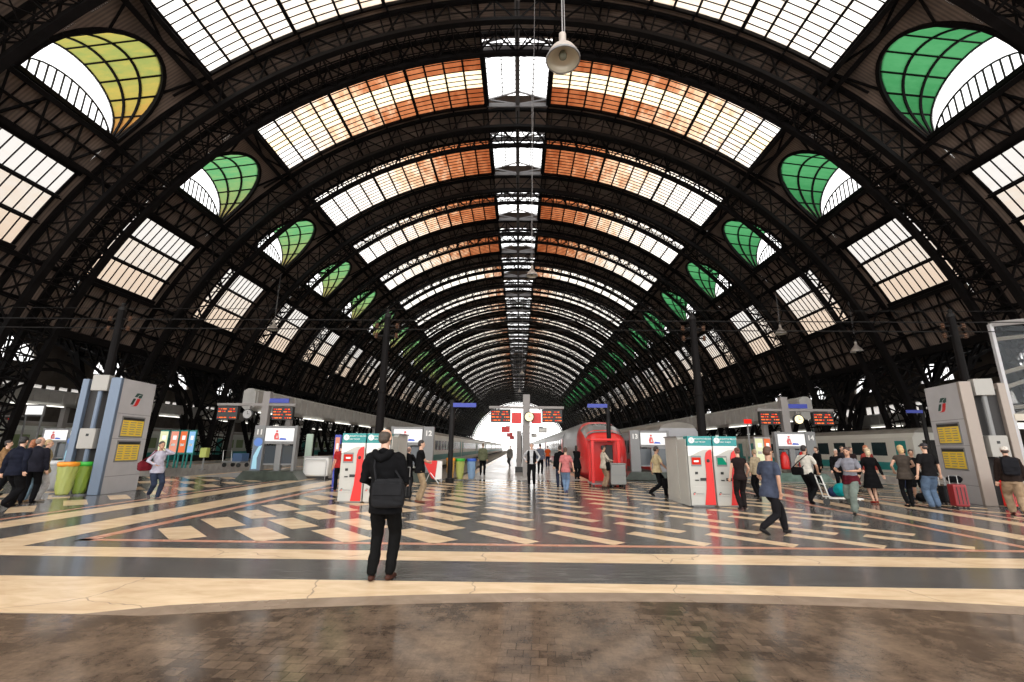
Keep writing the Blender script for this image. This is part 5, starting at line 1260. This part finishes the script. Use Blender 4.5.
for s in (-1, 1): q.loft([(sp(.0) + X_ * s * .12, .095, .145, X_, fw_), (sp(.2) + X_ * s * .11, .085, .14, X_, fw_), (sp(.4) + X_ * s * .125, .085, .148, X_, fw_), (sp(.54) + X_ * s * .11, .055, .10, X_, fw_)])
q.build('waistcoat', cloth(BLK), r, .014, 2, .004)
person(541, 29, -10, 'man in blue-grey shirt and dark trousers behind the waistcoated man', 1.80, ('shirt', (.16, .18, .24), 'long'), ('trousers', BLK), BLK, ('short', (.03, .02, .02)))
person(548.5, 40, 10, 'person in bright orange top and dark trousers far down the platform', 1.72, ('tshirt', (.8, .13, .03), 'short'), ('trousers', (.03, .04, .08)), BLK, ('short', (.05, .03, .02)))
person(566, 17.0, -8, 'woman in pink top and blue jeans walking away beside the red train', 1.62, ('tshirt', (.62, .20, .20), 'short', -.10), ('jeans', (.20, .30, .46)), (.1, .1, .2), ('short', (.06, .03, .02)), stride=.28, fem=True, arms={'R': ((.3, .12, .9), (1, -.8, -.2)), 'L': hang(-1)})
person(560.5, 19.4, 0, 'person in black half hidden behind the woman in pink', 1.66, ('jacket', BLK, 'long'), ('trousers', (.03, .035, .06)), BLK, ('short', (.02, .015, .012)))
person(577, 24.6, -30, 'long-haired woman dressed in black standing beside the red train', 1.70, ('dress', BLK, 'long', -.36), ('trousers', BLK), BLK, ('long', (.02, .012, .01)), fem=True, arms={'L': ((.1, .24, 1.15), (-1, -.4, -.8)), 'R': ((-.1, .26, 1.12), (1, -.4, -.8))})
r, i = person(603.5, 19.45, -80, 'person in cream shirt and beige trousers standing inside the red stall', 1.68, ('shirt', (.60, .52, .42), 'long', -.12), ('trousers', (.38, .26, .17)), (.06, .04, .03), ('short', (.012, .01, .01)), arms={'R': ((.15, .33, 1.15), (1, -.6, -.5)), 'L': ((-.1, .3, 1.1), (-1, -.5, -.5))}, fem=True, skin=1)
bag(i, (.22, .10, .88), (.26, .12, .34), BLK, 'black bag carried by the person at the red stall')
r, i = person(655.5, 16.4, -85, 'man in pale yellow shirt and black trousers striding right near frame 13', 1.72, ('shirt', (.60, .48, .28), 'short', -.05), ('trousers', BLK), BLK, ('short', (.02, .012, .01)), stride=.62, arms={'R': ((.24, .26, .95), (1, -.8, -.2)), 'L': ((-.24, -.1, .85), (-1, -.8, -.2))}, headdown=12, skin=1)
t = empty('briefcase', world_of(r, Vector((.32, .28, .45))), r.rotation_euler.z, 'black case carried low by the man in pale yellow shirt', 'case'); MB().box(-.09, .09, -.24, .24, -.17, .17, cloth(BLK, .5)).build('case_body', t, bevel=.03); MB().tube([(0, -.07, .17), (0, -.07, .36), (0, .07, .36), (0, .07, .17)], .012, M['blackpaint'], 6).build('handle', t)
# right
person(735.5, 13.05, -5, 'woman in black cap-sleeved top and trousers using the rightmost ticket machine', 1.62, ('tshirt', (.022, .014, .014), 'cap', -.08), ('trousers', (.016, .012, .012)), (.05, .03, .03), ('bun', (.09, .03, .02)), fem=True, arms={'R': ((.27, .20, .98), (1, -.8, -.1)), 'L': hang(-1, .1, .84)}, headdown=10)
person(752, 16.5, 20, 'person in beige top partly hidden behind the walking man in blue-grey', 1.58, ('shirt', (.45, .36, .24), 'long'), ('trousers', BLK), BLK, ('short', (.3, .22, .14)))
r, i = person(763, 9.42, -72, 'man in blue-grey short-sleeved shirt and black trousers striding right, right of centre', 1.72, ('shirt', (.065, .078, .12), 'short', -.14), ('trousers', (.014, .013, .015)), (.02, .018, .018), ('short', (.07, .028, .015)), stride=.72, arms={'R': ((.26, -.02, .83), (1, -.9, -.1)), 'L': ((-.25, .22, .90), (-1, -.8, -.1))}, lean=.08, skin=1, headdown=5)
r, i = person(801, 14.55, -62, 'man in white short-sleeved shirt and black trousers before display frame 14', 1.74, ('shirt', (.72, .68, .60), 'short', -.03), ('trousers', BLK), BLK, ('short', (.015, .01, .01)), stride=.22, arms={'R': ((.22, .2, .95), (1, -.8, -.2)), 'L': ((-.22, .12, .95), (-1, -.8, -.2))}, skin=1)
bag(i, (-.18, -.17, .97), (.36, .12, .24), BLK, 'black shoulder bag worn by the man in white shirt', across=.12)
person(813, 22.0, 90, 'person in black jacket standing right of display frame 14', 1.72, ('jacket', BLK, 'long'), ('trousers', BLK), BLK, ('short', (.05, .03, .02)))
person(831.5, 18.6, 165, 'grey-haired person in black top seen behind the baggage trolley', 1.62, ('jacket', BLK, 'long'), ('trousers', BLK), BLK, ('short', (.45, .42, .40)))
person(838, 21.5, 175, 'person in dark clothes in the back row right of frame 14, taller left one', 1.76, ('jacket', (.03, .025, .03), 'long'), ('trousers', BLK), BLK, ('short', (.04, .03, .02)))
person(846, 20.5, 190, 'person in dark clothes in the back row, behind the grey checked shirt', 1.72, ('jacket', (.035, .02, .02), 'long'), ('trousers', BLK), BLK, ('short', (.06, .04, .03)))
r, i = person(842.5, 12.55, 125, 'man in grey checked shirt with maroon jumper at the waist and grey-green trousers', 1.72, ('tshirt', (.26, .26, .30), 'short', .02), ('wide', (.20, .24, .21)), (.02, .02, .02), ('short', (.04, .02, .015)), stride=.55, arms={'L': ((-.1, .28, 1.10), (-1, -.6, -.5)), 'R': ((.16, .3, 1.08), (1, -.6, -.5))}, skin=1, headdown=10)
q = Blob(); sp, X_, fw_ = i['sp'], i['X'], i['fw']; q.loft([(sp(-.12), .205, .165, X_, fw_), (sp(.0), .20, .16, X_, fw_), (sp(.12), .175, .14, X_, fw_)]); q.build('tied_jumper', cloth((.10, .012, .02)), r, .014, 2, .015, 12)
person(862.5, 15.0, -12, 'blonde woman in knee-length black dress with bare legs, back to us', 1.64, ('dress', BLK, 'long', -.44), ('none', BLK), (.4, .03, .02), ('bob', (.5, .40, .26)), fem=True, arms={'R': ((.33, -.05, .88), (1, -.6, -.2)), 'L': ((-.3, .1, .9), (-1, -.6, -.2))})
person(861.5, 17.6, 180, 'red-haired person seen behind the blonde woman in black dress', 1.76, ('shirt', (.3, .05, .04), 'long'), ('trousers', BLK), BLK, ('bob', (.35, .12, .05)), fem=True)
r, i = person(895, 14.1, -20, 'blonde woman in long dark brown top and black leggings with heels', 1.74, ('dress', (.07, .055, .045), 'cap', -.14), ('leggings', BLK), BLK, ('bob', (.50, .33, .16)), fem=True, arms={'R': ((.16, .28, 1.1), (1, -.5, -.5)), 'L': ((-.18, .2, 1.0), (-1, -.6, -.3))})
person(904.5, 16.2, 150, 'dark-haired person in black tee and black shorts facing us', 1.62, ('tshirt', BLK, 'short', -.12), ('shorts', BLK), BLK, ('short', (.02, .015, .012)), skin=1)
person(897.5, 18.5, 0, 'person in fluorescent yellow vest behind the woman in brown top', 1.66, ('tshirt', (.5, .75, .05), 'short'), ('trousers', (.03, .04, .08)), BLK, ('short', (.05, .03, .02)))
t = empty('travel_bag', (atp(910, 15.4), 15.4, 0), R(15), 'black travel bag on the floor between the brown top and the jeans man', 'bag'); q = Blob(); q.limb([(-.2, 0, .15), (.2, 0, .15)], [.14, .14], 14); q.build('bag_body', cloth(BLK), t, .012, 2, .008); MB().tube([(-.1, 0, .27), (-.07, 0, .38), (.07, 0, .38), (.1, 0, .27)], .012, M['blackpaint'], 6).build('handle', t)
person(918.5, 13.75, -4, 'stocky man in black tee and blue jeans, back to us, beside red suitcase', 1.80, ('tshirt', (.012, .011, .012), 'short', -.05), ('wide', (.115, .17, .26)), (.1, .09, .08), ('cap', (.02, .015, .02)), arms={'L': ((-.30, .03, .86), (-1, -.8, -.1)), 'R': ((.34, .06, .92), (1, -.8, -.1))})
suitcase(atp(942, 13.95), 13.95, R(-8), (.36, .26, .62), M['casered'], 'red suitcase with raised handle standing beside the right information totem', .28)
t = empty('travel_bag', (atp(945, 14.0), 14.12, .68), 0, 'black bag resting on top of the red suitcase', 'bag'); q = Blob(); q.limb([(-.12, 0, .12), (.12, 0, .12)], [.11, .11], 12); q.build('bag_body', cloth(BLK), t, .012, 2, .006)
suitcase(atp(931, 15.0), 15.0, R(5), (.34, .22, .5), cloth((.02, .02, .022)), 'black suitcase behind the legs of the jeans man', .3)
r, i = person(996, 12.5, -38, 'man in white cap, dark jacket and khaki trousers with a backpack, at the right edge', 1.77, ('jacket', (.03, .02, .017), 'long', -.03), ('wide', (.44, .31, .20)), (.16, .05, .04), ('cap', (.60, .55, .50)), stride=.5, skin=0, lean=.05)
bag(i, (0, -.24, 1.24), (.34, .2, .46), (.014, .014, .018), 'black backpack on the back of the man in white cap', 'backpack', 'backpack')
suitcase(atp(990, 14.0), 14.0, R(20), (.30, .22, .78), M['red'], 'tall red and black trolley bag standing at the open side of the right totem', .12)
# baggage trolley with turquoise bag
t = empty('baggage_trolley', (atp(829, 14.3), 14.3, 0), R(75), 'white tubular baggage trolley loaded with bags near the man in white shirt', 'trolley')
MB().tube([(-.25, -.5, .22), (-.25, .35, .22), (-.25, .5, .85), (.25, .5, .85), (.25, .35, .22), (.25, -.5, .22), (-.25, -.5, .22)], .022, M['white'], 8).build('frame', t)
MB().tube([(-.25, -.1, .22), (.25, -.1, .22)], .018, M['white'], 6).build('cross_tube', t); MB().tube([(-.25, .42, .6), (.25, .42, .6)], .018, M['white'], 6).build('cross_tube', t)
for x, y in ((-.25, -.42), (.25, -.42), (0, .36)): MB().tube([(x - .02, y, .09), (x + .02, y, .09)], .09, M['blackpaint'], 14).build('wheel', t); MB().tube([(x, y, .09), (x, y, .22)], .015, M['white'], 6).build('fork', t)
def softbag(loc, r_, l_, col, label, rz=0):
    t = empty('holdall', loc, rz, label, 'bag'); q = Blob(); q.limb([(-l_ / 2, 0, r_), (l_ / 2, 0, r_)], [r_, r_], 14); q.build('bag_body', cloth(col), t, .012, 2, .01); MB().tube([(-.08, 0, r_ * 1.9), (-.05, 0, r_ * 2.3), (.05, 0, r_ * 2.3), (.08, 0, r_ * 1.9)], .01, M['blackpaint'], 6).build('handle', t)
softbag((atp(829, 14.3), 14.3, .245), .14, .5, (.02, .03, .08), 'dark blue holdall lying on the white baggage trolley', R(10)); softbag((atp(833, 13.3), 13.3, .34), .19, .22, (.01, .32, .34), 'round turquoise bag carried beside the grey checked shirt', R(20))

bpy.data.scenes.remove(SCR)
